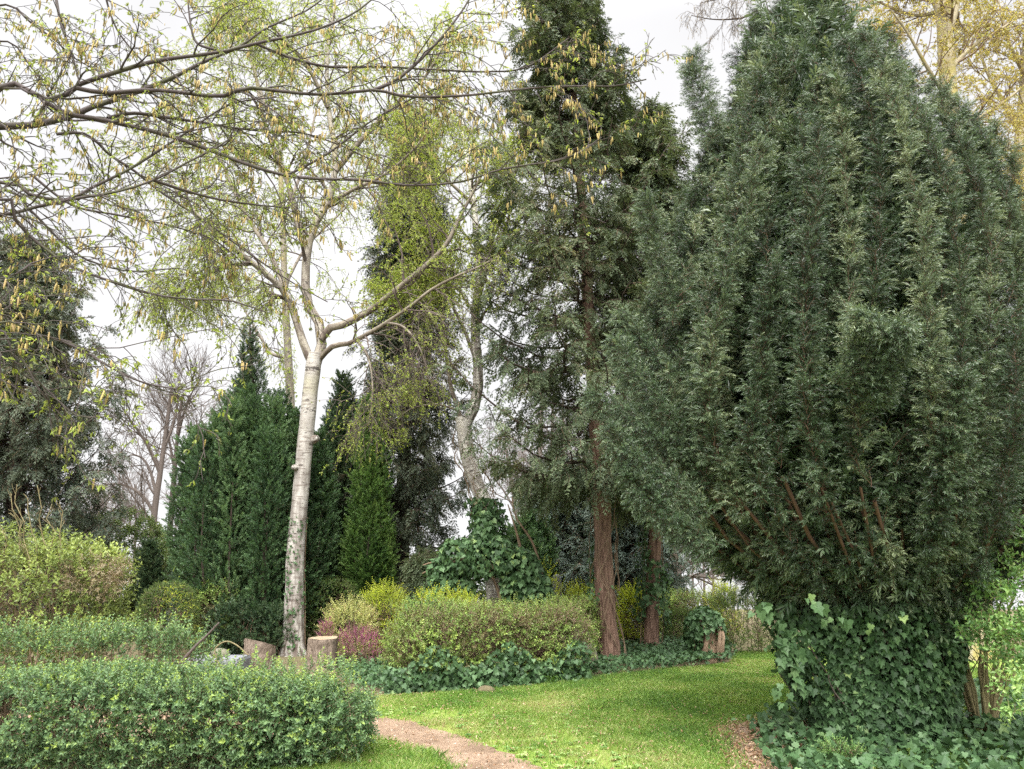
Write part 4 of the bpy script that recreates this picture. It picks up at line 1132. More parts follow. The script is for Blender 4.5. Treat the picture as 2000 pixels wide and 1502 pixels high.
bare_tree('bare leafless tree with spreading branches between the spruce and the rounded yew bush', [(300, 1120), (300, 1020), (312, 930), (322, 860), (330, 800), (335, 762)], 33, .19, 71,
          [[(302, 1005), (280, 970), (250, 950), (222, 945), (200, 950)], [(306, 970), (285, 920), (260, 890), (228, 880), (210, 885)], [(313, 925), (295, 870), (275, 830), (262, 800)], [(318, 880), (335, 840), (345, 800), (350, 770)], [(300, 1020), (270, 1005), (235, 985), (215, 990)]])
bare_tree('second bare leafless tree close against the rounded yew bush', [(330, 1120), (333, 1020), (340, 930), (346, 860), (352, 800), (358, 770)], 35, .17, 72,
          [[(334, 985), (355, 930), (372, 880), (385, 820)], [(342, 920), (325, 870), (310, 820), (305, 780)], [(348, 850), (370, 800), (395, 765), (415, 750)]])
bare_tree('far bare tree with straight stem, leftmost of three beyond the ivy heap', [(1050, 1130), (1050, 1010), (1052, 930), (1056, 850), (1060, 760)], 42, .24, 73, [[(1050, 1000), (1030, 960), (1010, 930), (990, 890)], [(1052, 940), (1075, 900), (1090, 860)]])
bare_tree('far bare tree, middle one of three beyond the ivy heap', [(1077, 1130), (1076, 1010), (1076, 930), (1078, 850), (1080, 780)], 44, .2, 74, [[(1076, 1000), (1060, 970), (1040, 950)], [(1076, 960), (1095, 920), (1110, 880)]])
bare_tree('far bare tree, rightmost of three beyond the ivy heap', [(1105, 1130), (1104, 1010), (1102, 930), (1100, 850), (1100, 780)], 46, .2, 75, [[(1104, 980), (1125, 940), (1140, 900)]])
bare_tree('thin bare tree beside the leaning birch against the pale sky', [(1015, 1150), (1013, 1050), (1005, 980), (995, 920), (985, 860)], 38, .14, 76, [[(1008, 1000), (985, 960), (965, 930), (960, 880)], [(1010, 1020), (1030, 980), (1035, 930)]])
bare_tree('bare tree with layered branches in the gap under the big yew', [(1316, 1200), (1318, 1120), (1316, 1050), (1310, 950), (1300, 850)], 30, .3, 77,
          [[(1318, 1120), (1345, 1100), (1375, 1095), (1400, 1100)], [(1317, 1080), (1345, 1070), (1380, 1075)], [(1318, 1140), (1350, 1125), (1390, 1130)]])
for i, (x, yt, Y) in enumerate([(190, 950, 48), (232, 925, 50), (262, 945, 47), (160, 1000, 52), (352, 930, 46), (1350, 1060, 50), (1372, 1075, 55), (1390, 1060, 52)]):
    lb = ['thin grey bare tree in the gap right of the spruce', 'pale thin bare tree left of the big bare tree', 'low bare tree just left of the forking bare trunk', 'short bare tree at the spruce foot',
          'bare tree half hidden by the rounded yew bush', 'pale far bare tree under the yew, nearest the ivied trunk', 'far bare tree under the yew in the middle of the gap', 'far bare tree under the yew closest to its stems'][i]
    bare_tree(lb, [(x, 1130), (x + 2, 1060), (x + 3, (1060 + yt) / 2), (x + 1, yt)], Y, .11, 80 + i, [[(x + 2, 1050), (x + 14, 1010), (x + 20, 975)], [(x + 2, 1070), (x - 14, 1030), (x - 20, 990)]], lv=(7, 5, 4), L=(2.2, 1.4, .9))

# ------------------------------------------------------------------ golden tree behind the yew
r = np.random.default_rng(55)
GY = 14.5
g = fx(pp([(1905, 1260), (1900, 900), (1885, 600), (1868, 380), (1856, 220), (1846, 80), (1842, 0)], GY))
gold = thing('golden_tree', 'tall golden-leaved tree with thick pale trunk behind the big yew, right', 'tree', g[0])
w = MB(); trunk_tube(w, g, .26, .15, K=40, sides=18, rough=.07, seed=31); w.build('trunk', M['gold_bark'], gold, smooth=True)
lg = [([(1845, 60, GY), (1830, 10, GY), (1800, -40, GY), (1770, -120, GY)], .1, .03), ([(1846, 80, GY), (1865, 20, GY), (1880, -60, GY), (1890, -140, GY)], .1, .03),
      ([(1856, 200, GY), (1835, 170, GY - .2), (1810, 130, GY - .4), (1770, 60, GY - .6), (1740, 20, GY - .7)], .05, .015),
      ([(1852, 140, GY), (1900, 90, GY + .3), (1950, 60, GY + .5), (2010, 20, GY + .6)], .06, .015), ([(1862, 290, GY), (1900, 240, GY + .3), (1960, 200, GY + .4), (2020, 150, GY + .5)], .06, .015),
      ([(1870, 400, GY), (1920, 330, GY - .4), (1970, 290, GY - .5), (2030, 280, GY - .6)], .05, .015), ([(1880, 540, GY), (1940, 440, GY - .3), (1975, 390, GY - .5), (2020, 350, GY - .6)], .11, .03),
      ([(1840, 20, GY), (1790, 30, GY + .5), (1730, 10, GY + .7), (1680, -20, GY + .8)], .05, .015), ([(1950, 430, GY - .3), (1990, 420, GY - .5), (2030, 440, GY - .6)], .05, .015)]
limbs = [limb_part(gold, 'branch', pp(q[0]), q[1], q[2], M['gold_bark'], seed=i) for i, q in enumerate(lg)]
tw = MB(); lf = MB()
twiggy(limbs, r, tw, lf, BL, lv=(10, 6, 5), L=(1.2, .75, .45), grav=(.0, .2, .5), leafn=5, leafs=.055, t0=.1, leaf_p=.8)
tw.build('twigs', M['twig_brown'], gold); lf.build('leaves', M['gold_leaf'], gold)
r = np.random.default_rng(56)
g2 = fx(pp([(2070, 1260), (2050, 800), (2020, 560), (1998, 440), (1990, 330), (2000, 200), (2010, 60)], 16.5))
gold2 = thing('golden_tree', 'second golden-leaved tree with grey trunk at the right edge', 'tree', g2[0])
w = MB(); trunk_tube(w, g2, .22, .12, K=40, sides=16, rough=.07, seed=33); w.build('trunk', M['gold_bark'], gold2, smooth=True)
lg = [([(1992, 350, 16.5), (1960, 320, 16.6), (1930, 330, 16.7), (1890, 320, 16.8)], .05, .015), ([(1995, 260, 16.5), (1960, 200, 16.7), (1920, 120, 16.9), (1900, 20, 17)], .06, .015), ([(2003, 150, 16.5), (1970, 80, 16.2), (1950, 0, 16.1)], .06, .015),
      ([(1996, 420, 16.5), (1970, 400, 16.3), (1950, 420, 16.2)], .04, .012)]
limbs = [limb_part(gold2, 'branch', pp(q[0]), q[1], q[2], M['gold_bark'], seed=i) for i, q in enumerate(lg)]
tw = MB(); lf = MB()
twiggy(limbs, r, tw, lf, BL, lv=(11, 6, 5), L=(1.5, .9, .5), grav=(.0, .2, .5), leafn=5, leafs=.058, t0=.1, leaf_p=.8)
tw.build('twigs', M['twig_brown'], gold2); lf.build('leaves', M['gold_leaf'], gold2)
# dark hanging twigs at the top, left of the yew
r = np.random.default_rng(57)
g3 = fx(pp([(1640, 1250), (1620, 800), (1590, 400), (1560, 100), (1540, -60)], 17.5))
g3t = thing('alder_tree', 'tree behind the yew whose dark catkin twigs show left of its peak', 'tree', g3[0])
w = MB(); trunk_tube(w, g3, .2, .08, K=30, sides=12, seed=35); w.build('trunk', M['dark_bark'], g3t, smooth=True)
lg = [([(1560, 100, 17.5), (1500, 20, 17.5), (1450, 35, 17.5), (1395, 38, 17.5), (1350, 30, 17.5)], .045, .008), ([(1545, -30, 17.5), (1490, -30, 17.3), (1440, -10, 17.3), (1370, 5, 17.3)], .04, .008)]
limbs = [limb_part(g3t, 'branch', pp(q[0]), q[1], q[2], M['dark_bark'], seed=i) for i, q in enumerate(lg)]
tw = MB(); lf = MB()
twiggy(limbs, r, tw, lf, CATK, lv=(10, 5, 4), L=(.8, .6, .4), grav=(.1, .4, .8), leafn=2, leafs=.06, t0=.3, hang=2.)
tw.build('twigs', M['twig'], g3t); lf.build('catkins', M['brownleaf'], g3t)

# ------------------------------------------------------------------ hornbeam overhanging from the left
r = np.random.default_rng(58)
HT = np.array([-5.3, 4.6, 0.])
horn = thing('hornbeam_tree', 'overhanging hornbeam reaching in from the left with dark branches and yellow catkins', 'tree', HT)
w = MB()
ht = np.array([HT, HT + [.1, 0, 1.5], HT + [.1, .1, 3.], HT + [.3, .1, 4.6], HT + [.3, .2, 6.5], HT + [.5, .3, 8.]])
trunk_tube(w, ht, .26, .1, K=30, sides=18, rough=.07, seed=41); w.build('trunk', M['horn_bark'], horn, smooth=True)
HB = [  # photo trace, r0 px, depth start, depth end, height where the limb leaves the trunk
    ([(0, 170), (40, 170), (90, 195), (130, 185), (155, 165), (230, 140), (300, 120), (370, 110), (440, 100), (500, 85), (580, 68), (640, 50), (700, 20), (770, -40)], 9, 4.4, 4.8, 4.0),
    ([(0, 247), (60, 245), (110, 235), (150, 222), (190, 205), (240, 190), (330, 155), (400, 120), (470, 90), (520, 55), (600, 20), (650, -20)], 10, 5.2, 5.8, 4.2),
    ([(150, 172), (210, 182), (280, 176), (350, 180), (430, 188), (480, 172), (540, 177), (610, 184), (680, 181), (735, 176), (800, 189), (900, 187), (970, 180), (1040, 172), (1130, 168), (1200, 168), (1262, 155)], 6.5, 4.4, 5.0, None),
    ([(728, 177), (780, 152), (840, 97), (885, 45), (915, 0), (935, -50)], 5, 4.75, 4.9, None),
    ([(90, 200), (130, 222), (190, 232), (250, 245), (330, 265), (420, 297), (480, 320), (560, 343), (640, 350), (700, 351), (800, 362), (900, 355), (960, 336), (1010, 325), (1110, 308), (1175, 268)], 6.5, 4.4, 4.9, None),
    ([(210, 231), (260, 221), (330, 230), (400, 240), (450, 249), (520, 256), (590, 260), (660, 282), (720, 310)], 5, 4.5, 5.2, None),
    ([(0, 421), (80, 402), (160, 386), (230, 374), (300, 352), (370, 315), (420, 290), (450, 268), (460, 238)], 6, 4.2, 4.6, 3.4),
    ([(0, 355), (60, 380), (130, 391), (180, 366), (250, 332), (320, 288), (380, 248), (410, 226), (460, 200), (540, 190)], 6, 4.4, 4.8, 3.6),
    ([(0, 388), (30, 430), (60, 462), (130, 515), (220, 551), (300, 575), (380, 585), (450, 587), (520, 610)], 6, 4.0, 4.5, 3.3),
    ([(0, 372), (60, 412), (110, 462), (150, 497), (200, 518), (260, 530), (340, 524)], 5, 4.6, 5.2, 3.3),
    ([(0, 630), (60, 650), (140, 668)], 4.5, 3.7, 3.9, 2.4),
    ([(0, 662), (35, 690), (60, 730), (78, 765)], 3.5, 3.8, 3.9, 2.3),
    ([(105, -20), (110, 0), (120, 50), (140, 105), (156, 165)], 4.5, 4.5, 4.4, None),
    ([(0, 10), (60, 45), (110, 80), (140, 110), (230, 160)], 3.5, 4.8, 5.2, 4.6),
    ([(425, 98), (385, 84), (372, 45), (365, -20)], 4, 4.7, 4.7, None),
    ([(110, 662), (170, 690), (230, 725), (290, 750), (370, 763)], 3, 3.9, 4.2, None),
    ([(110, 262), (160, 260), (190, 278), (215, 303), (260, 332), (310, 372), (400, 432), (480, 490), (560, 545), (640, 590)], 4.5, 5.2, 6., None),
    ([(300, 352), (360, 372), (430, 390), (500, 400), (566, 406)], 4, 4.5, 5.0, None),
    ([(0, 545), (60, 515), (110, 500)], 3, 4., 4.1, 2.9),
    ([(60, 340), (140, 400), (230, 420), (330, 440), (420, 470), (480, 520)], 3.5, 5., 5.6, None),
    ([(500, 85), (560, 110), (640, 130), (740, 130), (830, 135), (950, 140), (1030, 130), (1110, 75)], 4, 5., 5.3, None),
    ([(560, 343), (640, 300), (720, 240), (790, 200), (860, 170)], 3.5, 4.9, 5.2, None),
    ([(-20, 640), (30, 720), (80, 750), (150, 812), (220, 812)], 3., 3.9, 4.1, 2.3),
    ([(0, 80), (60, 130), (130, 230), (180, 330)], 3, 5.2, 5.6, 4.4),
    ([(200, -30), (230, 60), (300, 140), (380, 200)], 3, 5.4, 5.8, None),
]
limbs = []
for i, (pts, rp, ya, yb, hz) in enumerate(HB):
    n = len(pts)
    W3 = np.array([at(p[0], p[1], ya + (yb - ya) * k / (n - 1)) for k, p in enumerate(pts)])
    if hz is not None:
        W3 = np.concatenate([np.array([HT + [.2, .1, hz - .1], (HT + [.2, .1, hz]) * .45 + W3[0] * .55 + [0, 0, .1]]), W3])
    rr = .82 * rp * ya / F_PX
    limbs.append(limb_part(horn, 'branch', W3, rr * (1.35 if hz else 1.), .0045, M['horn_bark'], K=40, sides=9, rough=.07, seed=i))
LP = np.array([spline(l[0], 40) for l in limbs]); LR = np.array([l[1] for l in limbs])
tw = MB(); cat_ = MB(); lf = MB()
A, RA = kids(LP, LR, 24, .06, 1., .66, .7, 8, r, rr=.5, rmin=.0035, wig=.17, grav=.12, taper=.35, bias=(.5, 0, -.1))
ll_ = np.linalg.norm(np.diff(LP, axis=1), axis=2).sum(1)
kk_ = r.random(len(A)) < np.repeat(np.clip(ll_ / 2.6, .15, 1.), 24)
A, RA = A[kk_], RA[kk_]
B, RB = kids(A, RA, 4, .15, 1., .30, .7, 6, r, rr=.6, rmin=.0026, wig=.2, grav=.3)
C2, RC2 = kids(B, RB, 2, .2, 1., .14, .6, 4, r, rr=.7, rmin=.0020, wig=.2, grav=.4)
tubes(tw, A, RA, 5); tubes(tw, B, RB, 4); tubes(tw, C2, RC2, 3)
tw.build('twigs', M['horn_bark'], horn)
CK = [catkin_t(q + 10, 6, 11) for q in range(5)]
for Q, n, pb in ((A, 6, .8), (B, 4, .75), (C2, 2, .5)):
    p, t, _ = along(Q, n, .2, 1., r); p = p.reshape(-1, 3)
    dens = np.clip(.6 + .5 * sinn(p, 2.2, 7), .12, 1) * np.clip((p[:, 2] - 2.3) / 1.2 + .15, .15, 1)
    p = p[r.random(len(p)) < pb * dens]
    p = p[r.random(len(p)) < .36]
    nb = r.integers(1, 6, len(p))
    for rp_ in range(5):      # they hang in bunches of one to five
        pk = p[nb > rp_]
        pk = pk + r.normal(size=pk.shape) * np.array([.014, .014, .006])
        scatter(cat_, CK, pk, np.array([0, 0, -1.]) + r.normal(size=pk.shape) * .13, r.normal(size=pk.shape), .022 + .042 * r.random(len(pk)), r)
o = cat_.build('catkins', M['catkin'], horn, smooth=True); o['kind'] = 'stuff'
HLF = [tuft(q + 30, n=3, ll=1., lw=.36, spread=.55, hi=True) for q in range(5)]
for Q, n, pb in ((A, 4, .45), (B, 4, .4), (C2, 2, .45)):
    p, t, _ = along(Q, n, .3, 1., r); p = p.reshape(-1, 3); t = t.reshape(-1, 3)
    k = r.random(len(p)) < pb; p, t = p[k], t[k]
    f = unit(t * .7 + np.array([0, 0, -.55]) + r.normal(size=p.shape) * .35)
    scatter(lf, HLF, p, f, r.normal(size=p.shape) + [0, 0, .8], r.uniform(.022, .045, len(p)), r)
o = lf.build('leaves', M['horn_leaf'], horn); o['kind'] = 'stuff'

# ------------------------------------------------------------------ hedges, bushes, ivy
def shell(n, dims, pn, rng, lump=.08, lf=2.5, thick=.18, seed=0, zmin=0.):
    """points near the skin of a superellipsoid of half sizes dims centred on the origin -> points, normals"""
    d = np.array(dims, float)
    ar = np.array([d[1] * d[2], d[0] * d[2], d[0] * d[1]])
    ax = rng.choice(3, n, p=ar / ar.sum())
    p = rng.uniform(-1, 1, (n, 3))
    sg = np.where(rng.random(n) < .5, -1., 1.)
    p[np.arange(n), ax] = sg
    p = p / ((np.abs(p) ** pn).sum(1, keepdims=True)) ** (1 / pn)
    nrm = unit(np.sign(p) * np.abs(p) ** (pn - 1) / d)
    w = p * d
    w = w + nrm * (lump * sinn(w + seed * 3.1, lf, seed))[:, None] - nrm * (thick * rng.random(n) ** 1.6)[:, None]
    return w, nrm

def body(mb, c, dims, n, tl, sc, rng, pn=4., yaw=0., lump=.07, lfq=2.5, thick=.15, seed=0, upw=.6, outw=.7, rnd=.45, zcut=.02, tintf=None, bend=None, tv=.17):
    """leaf clusters over a rounded body standing on the ground at c"""
    d = np.array(dims, float)
    p, nm = shell(n, d, pn, rng, lump, lfq, thick, seed)
    p[:, 2] += d[2]
    if bend is not None: p = bend(p)
    cy, sy = math.cos(yaw), math.sin(yaw)
    Rm = np.array([[cy, -sy, 0], [sy, cy, 0], [0, 0, 1]])
    p = p @ Rm.T + np.array(c); nm = nm @ Rm.T
    k = (p[:, 2] > c[2] + zcut) & (rng.random(len(p)) < np.where(sinn(p, 3.3, seed + 9) > .62, .35, 1.) * np.clip(.62 + (p[:, 2] - c[2]) / (1.6 * d[2]), 0, 1))
    p, nm = p[k], nm[k]
    f = unit(nm * outw + np.array([0, 0, upw]) + rng.normal(size=p.shape) * rnd)
    t = np.clip(.4 + tv * rng.normal(size=len(p)), 0, 1)
    if tintf is not None: t = np.clip(t + tintf(p), 0, 1)
    scatter(mb, tl, p, f, nm + np.array([0, 0, .5]) + rng.normal(size=p.shape) * .4, sc * rng.uniform(.7, 1.25, len(p)), rng, t)
    return p

def stems_in(mb, c, dims, n, rng, yaw=0., r0=.009, m=5, h=.8, spread=.7):
    d = np.array(dims, float)
    cy, sy = math.cos(yaw), math.sin(yaw)
    Rm = np.array([[cy, -sy, 0], [sy, cy, 0], [0, 0, 1]])
    b = np.stack([rng.uniform(-.92, .92, n) * d[0], rng.uniform(-.5, .5, n) * d[1], np.zeros(n)], -1)
    tp = b + np.stack([rng.normal(size=n) * .12 * d[2] * 2, rng.normal(size=n) * spread * d[1] * .7, 2 * d[2] * h * rng.uniform(.7, 1.1, n)], -1)
    tp[:, 1] = np.clip(tp[:, 1], -d[1] * .9, d[1] * .9); tp[:, 0] = np.clip(tp[:, 0], -d[0] * .95, d[0] * .95)
    q = np.linspace(0, 1, 7)[None, :, None]
    P = b[:, None] * (1 - q) + tp[:, None] * q + rng.normal(size=(n, 7, 3)) * .02
    P = P @ Rm.T + np.array(c)
    R = np.linspace(r0, r0 * .5, 7)[None].repeat(n, 0)
    tubes(mb, P, R, 5)
    A, RA = kids(P, R, m, .2, 1, d[2] * .7, .7, 5, rng, rr=.6, rmin=.0028, wig=.25)
    tubes(mb, A, RA, 3)
    B, RB = kids(A, RA, 3, .2, 1, d[2] * .35, .7, 4, rng, rr=.6, rmin=.002, wig=.25)
    tubes(mb, B, RB, 3)

PRV = [leafy_twig(q, L=.12, pairs=5, ll=.043, lw=.54, young=.6, spread=1.2) for q in range(6)]
PRV_LO = [leafy_twig(q + 10, L=.16, pairs=4, ll=.05, lw=.55, hi=False, young=.4) for q in range(5)]
HAW = [leafy_twig(q + 20, L=.13, pairs=4, ll=.040, lw=.66, hi=False, spread=1.25) for q in range(6)]
SHR = [leafy_twig(q + 30, L=.22, pairs=4, ll=.085, lw=.42, hi=True, spread=1.15, young=.2) for q in range(6)]
BOX = [leafy_twig(q + 40, L=.07, pairs=4, ll=.026, lw=.55, hi=False, spread=.9, young=.4) for q in range(5)]
LAU = [leafy_twig(q + 50, L=.15, pairs=4, ll=.12, lw=.36, hi=False, spread=1.25) for q in range(5)]
FIN = [leafy_twig(q + 60, L=.20, pairs=6, ll=.035, lw=.5, hi=False, spread=.9, young=.3) for q in range(5)]

def plant(name, label, cat, c, parts, group=None):
    """parts: list of (part name, builder, materials)"""
    o = thing(name, label, cat, c, group)
    for pn, fn, mats in parts:
        mb = MB(); fn(mb); ob = mb.build(pn, mats, o)
        if pn in ('leaves',): pass
    return o

# clipped privet hedge in front
r = np.random.default_rng(101)
HC = np.array([-3.75, 7.05, 0.])
def f_l(mb):
    d = (2.55, .52, .322)
    thin = lambda p: .12 * (p[:, 2] - .4)
    body(mb, HC, d, 9800, PRV, 1.0, r, pn=5, lump=.07, thick=.22, seed=1, zcut=.03, upw=.35, outw=.8, rnd=.6, tintf=thin)
    body(mb, HC, d, 1500, PRV, 1.0, r, pn=5, lump=.06, thick=.32, seed=1, zcut=.05, upw=.5)
    # shoots that stand above the clipped top
    n = 420
    p = np.stack([r.uniform(-6.2, -1.3, n), 7.05 + r.uniform(-.5, .5, n), .635 + .03 * r.normal(size=n)], -1)
    p[:150] = np.stack([r.uniform(-2.75, -1.4, 150), 7.05 + r.uniform(-.5, .5, 150), .66 + .07 * np.abs(r.normal(size=150))], -1)
    scatter(mb, PRV, p, unit(np.array([0, 0, 1.]) + r.normal(size=p.shape) * .3), r.normal(size=p.shape), r.uniform(.6, 1.0, n), r, np.clip(.65 + .2 * r.normal(size=n), 0, 1))
plant('privet_hedge', 'clipped grey-green privet hedge along the bottom left, beside the dirt path', 'hedge', HC,
      [('leaves', f_l, [M['privet'], M['twig_brown']]), ('stems', lambda mb: stems_in(mb, HC, (2.5, .45, .34), 90, r, r0=.010, m=6), M['twig_brown'])])

# second privet hedge behind it
r = np.random.default_rng(102)
H2 = np.array([-5.9, 9.9, 0.])
def f_l(mb):
    body(mb, H2, (2.2, .45, .43), 3300, PRV_LO, 1.05, r, pn=4, lump=.09, thick=.2, seed=2, zcut=.1, upw=.75, yaw=.03)
    n = 120
    p = np.stack([r.uniform(-8, -3.8, n), 9.9 + r.uniform(-.4, .4, n), .84 + .05 * r.normal(size=n)], -1)
    scatter(mb, PRV_LO, p, unit(np.array([0, 0, 1.]) + r.normal(size=p.shape) * .3), r.normal(size=p.shape), r.uniform(.8, 1.2, n), r, np.clip(.6 + .2 * r.normal(size=n), 0, 1))
plant('privet_hedge', 'lower privet hedge in the second row, in front of the twiggy yellow-green shrub', 'hedge', H2,
      [('leaves', f_l, [M['privet'], M['twig_brown']]), ('stems', lambda mb: stems_in(mb, H2, (2.1, .38, .4), 60, r, r0=.010, m=6), M['twig_brown'])])

# mixed hedge in the middle, ivy creeping up its foot
r = np.random.default_rng(103)
M0, M1 = gp(752, 1352), gp(1150, 1330)
M0 = M0 + np.array([.0, .45, 0]); M1 = M1 + np.array([0, .5, 0])
MC = (M0 + M1) / 2; MYAW = math.atan2(M1[1] - M0[1], M1[0] - M0[0]); MH = .5 * np.linalg.norm(M1 - M0)
def f_l(mb):
    body(mb, MC, (MH, .58, .50), 8200, HAW, 1.0, r, pn=3.4, yaw=MYAW, lump=.11, lfq=3.5, thick=.25, seed=3, zcut=.05, upw=.3, tv=.24, tintf=lambda p: -.16 * np.clip((p[:, 2] - .7) / .2, 0, 1) * (sinn(p, 1.5, 31) > -.2))
    n = 500
    q = r.uniform(-1, 1, n)
    p = MC + np.outer(q, (M1 - M0) / 2) + np.stack([0 * q, r.uniform(-.5, .5, n), .98 + .05 * r.normal(size=n)], -1)
    scatter(mb, FIN, p, unit(np.array([0, 0, 1.]) + r.normal(size=p.shape) * .45), r.normal(size=p.shape), r.uniform(.5, 1., n), r, np.clip(.6 + .2 * r.normal(size=n), 0, 1))
plant('mixed_hedge', 'brownish green clipped hedge with thin new leaves in the middle, ivy at its foot', 'hedge', MC,
      [('leaves', f_l, [M['hawthorn'], M['twig_brown']]),
       ('stems', lambda mb: (stems_in(mb, MC, (MH * .97, .55, .49), 150, r, yaw=MYAW, r0=.010, m=9, h=.93, spread=1.2)), M['twig_brown'])])

IVY = [ivy_leaf()]
def ivy_at(mb, p, nm, size, r, tint=.35, tv=.17, hang=.55, rnd=.4):
    f = unit(np.array([0, 0, -hang]) + nm * .15 + r.normal(size=p.shape) * .45)
    n2 = nm + np.array([0, 0, .35]) + r.normal(size=p.shape) * rnd
    scatter(mb, IVY, p + nm * .01, f, n2, size * (.45 + .85 * r.random(len(p)) ** 1.4), r, np.clip(tint + tv * r.normal(size=len(p)), 0, 1))

# ground ivy round the two conifer trunks and at the hedge foot
r = np.random.default_rng(104)
BED = gl([(765, 1352), (900, 1341), (1080, 1334), (1290, 1313), (1425, 1297), (1432, 1280), (1415, 1266), (1200, 1262), (1120, 1290), (1000, 1300), (760, 1300), (660, 1296), (680, 1340)])
mb = MB()
n = 30000
lo, hi = BED[:, :2].min(0), BED[:, :2].max(0)
x = r.uniform(lo[0], hi[0], n); y = r.uniform(lo[1], hi[1], n)
ok = inside(BED, x + r.normal(size=n) * .06, y + r.normal(size=n) * .06)
x, y = x[ok][:15000], y[ok][:15000]
mound = .06 + .05 * sinn(np.stack([x, y, 0 * x], -1), 1.6, 4) + np.clip((y - 11) * .035, 0, .2)
z = np.clip(mound, .03, 1) * r.random(len(x)) ** .6 + .02
nm = unit(np.stack([r.normal(size=len(x)) * .35, -.45 + r.normal(size=len(x)) * .3, np.ones(len(x))], -1))
ivy_at(mb, np.stack([x, y, z], -1), nm, .058, r, hang=.1, tint=.27)
# where it climbs the hedge foot
n = 2600
q = r.uniform(-1, 1, n)
p = MC + np.outer(q, (M1 - M0) / 2) + np.stack([0 * q, -.60 + .08 * r.normal(size=n), .03 + .42 * r.random(n) ** 1.7 * (1 + .35 * np.sin(q * 9))], -1)
ivy_at(mb, p, unit(np.stack([.2 * r.normal(size=n), -np.ones(n), .3 * r.random(n)], -1)), .068, r)
tag(mb.build('ivy_ground_cover', M['ivy']), 'dark glossy ivy carpet round the feet of the two brown conifer trunks', 'ivy', kind='stuff')

def climb(name, label, axis, rad, n, seed, size=.08, t0=0., t1=1., dens=None, fluff=.08, face=None):
    r = np.random.default_rng(seed)
    A = spline(axis, 30)
    t = t0 + (t1 - t0) * r.random(n) ** 1.3
    pos = np.stack([np.interp(t, np.linspace(0, 1, 30), A[:, k]) for k in range(3)], -1)
    a = r.uniform(0, 6.28, n)
    if face is not None: a = face + r.normal(size=n) * .75
    clump = sinn(np.stack([np.cos(a) * .5, np.sin(a) * .5, pos[:, 2] * 1.2], -1) * 2, 1.8, seed)
    k = clump > (dens if dens is not None else -2)
    pos, a, t = pos[k], a[k], t[k]
    nm = np.stack([np.cos(a), np.sin(a), 0 * a], -1)
    p = pos + nm * (rad * (1.12 - .25 * t) + fluff * r.random(len(a)) ** 2)[:, None]
    mb = MB(); ivy_at(mb, p, nm, size, r, hang=.8)
    o = thing(name, label, 'ivy', A[0])
    mb.build('leaves', M['ivy'], o)
    # the clinging stems
    sb = MB(); Ps = []
    for k in range(6):
        a0 = r.uniform(0, 6.28) if face is None else face + r.normal() * .6
        q = np.linspace(t0, t1, 24); an = a0 + .4 * np.sin(q * 9 + k)
        c = np.stack([np.interp(q, np.linspace(0, 1, 30), A[:, j]) for j in range(3)], -1)
        Ps.append(c + np.stack([np.cos(an), np.sin(an), 0 * an], -1) * (rad * (1.12 - .25 * q) + .01)[:, None])
    tubes(sb, np.array(Ps), np.linspace(.01, .005, 24)[None].repeat(6, 0), 5)
    sb.build('stems', M['twig_brown'], o)
    return o
climb('climbing_ivy', 'sparse ivy climbing the foot of the taller brown conifer trunk', pp([(1190, 1287), (1181, 1150), (1179, 1060)], 13.9), .26, 900, 111, dens=.05)
climb('climbing_ivy', 'ivy climbing both sides of the thinner conifer trunk', pp([(1272, 1273), (1276, 1150), (1281, 1000), (1282, 960)], 15.2), .19, 2300, 112, dens=.0, fluff=.16)
climb('climbing_ivy', 'thin small-leaved ivy creeping up the left flank of the white birch', pp([(573, 1278), (574, 1200), (577, 1080), (583, 1010)], BY), .19, 700, 113, size=.05, dens=.1, fluff=.03)
climb('climbing_ivy', 'thick green ivy sleeve on the lower stem of the leaning birch', pp([(968, 1110), (960, 1060), (952, 1010), (946, 975)], B3), .22, 2600, 114, size=.085, fluff=.22)

# ivy heap over the old stump
r = np.random.default_rng(115)
ih = at(968, 1200, 14.4); ih[2] = 0
o = thing('ivy_heap', 'tall heap of glossy ivy draped over old branches round the leaning birch stem', 'ivy', ih)
mb = MB()
for (px, py, rx_, ry_, rz_, n) in ((905, 1085, .42, .4, .30, 900), (960, 1085, .5, .5, .42, 1300), (1015, 1105, .42, .42, .36, 1100), (1050, 1160, .34, .3, .42, 1000), (872, 1118, .32, .28, .22, 500), (950, 1030, .2, .3, .3, 450), (1030, 1120, .34, .3, .4, 700), (890, 1150, .45, .3, .28, 800), (1000, 1160, .3, .3, .3, 600)):
    c = at(px, py, 14.4)
    w_, nm = shell(n, (rx_, ry_, rz_), 2.2, r, .08, 5, .14, 5)
    w_ = w_ + c
    tb_ = at(966, 1160, 14.4)
    kp = ~((np.abs(w_[:, 0] - tb_[0]) < .14) & (w_[:, 2] < at(966, 1122, 14.4)[2]))
    ivy_at(mb, w_[kp], nm[kp], .10, r, hang=.7, tint=.42, tv=.22)
mb.build('leaves', M['ivy'], o)
sb = MB()
for pts in ([(1075, 1210), (1058, 1120), (1040, 1060), (1008, 1010), (1000, 970)], [(985, 1215), (968, 1140), (930, 1090), (850, 1110), (825, 1120)], [(1060, 1210), (1030, 1150), (1000, 1090)], [(1020, 1110), (1016, 1070), (1003, 1020), (992, 985)], [(965, 1110), (925, 1080), (880, 1092), (845, 1098), (826, 1104)]):
    tubes(sb, spline(pp(pts, 14.3), 24), np.linspace(.035, .012, 24), 7, rough=.1)
sb.build('dead_branches', M['twig_brown'], o)

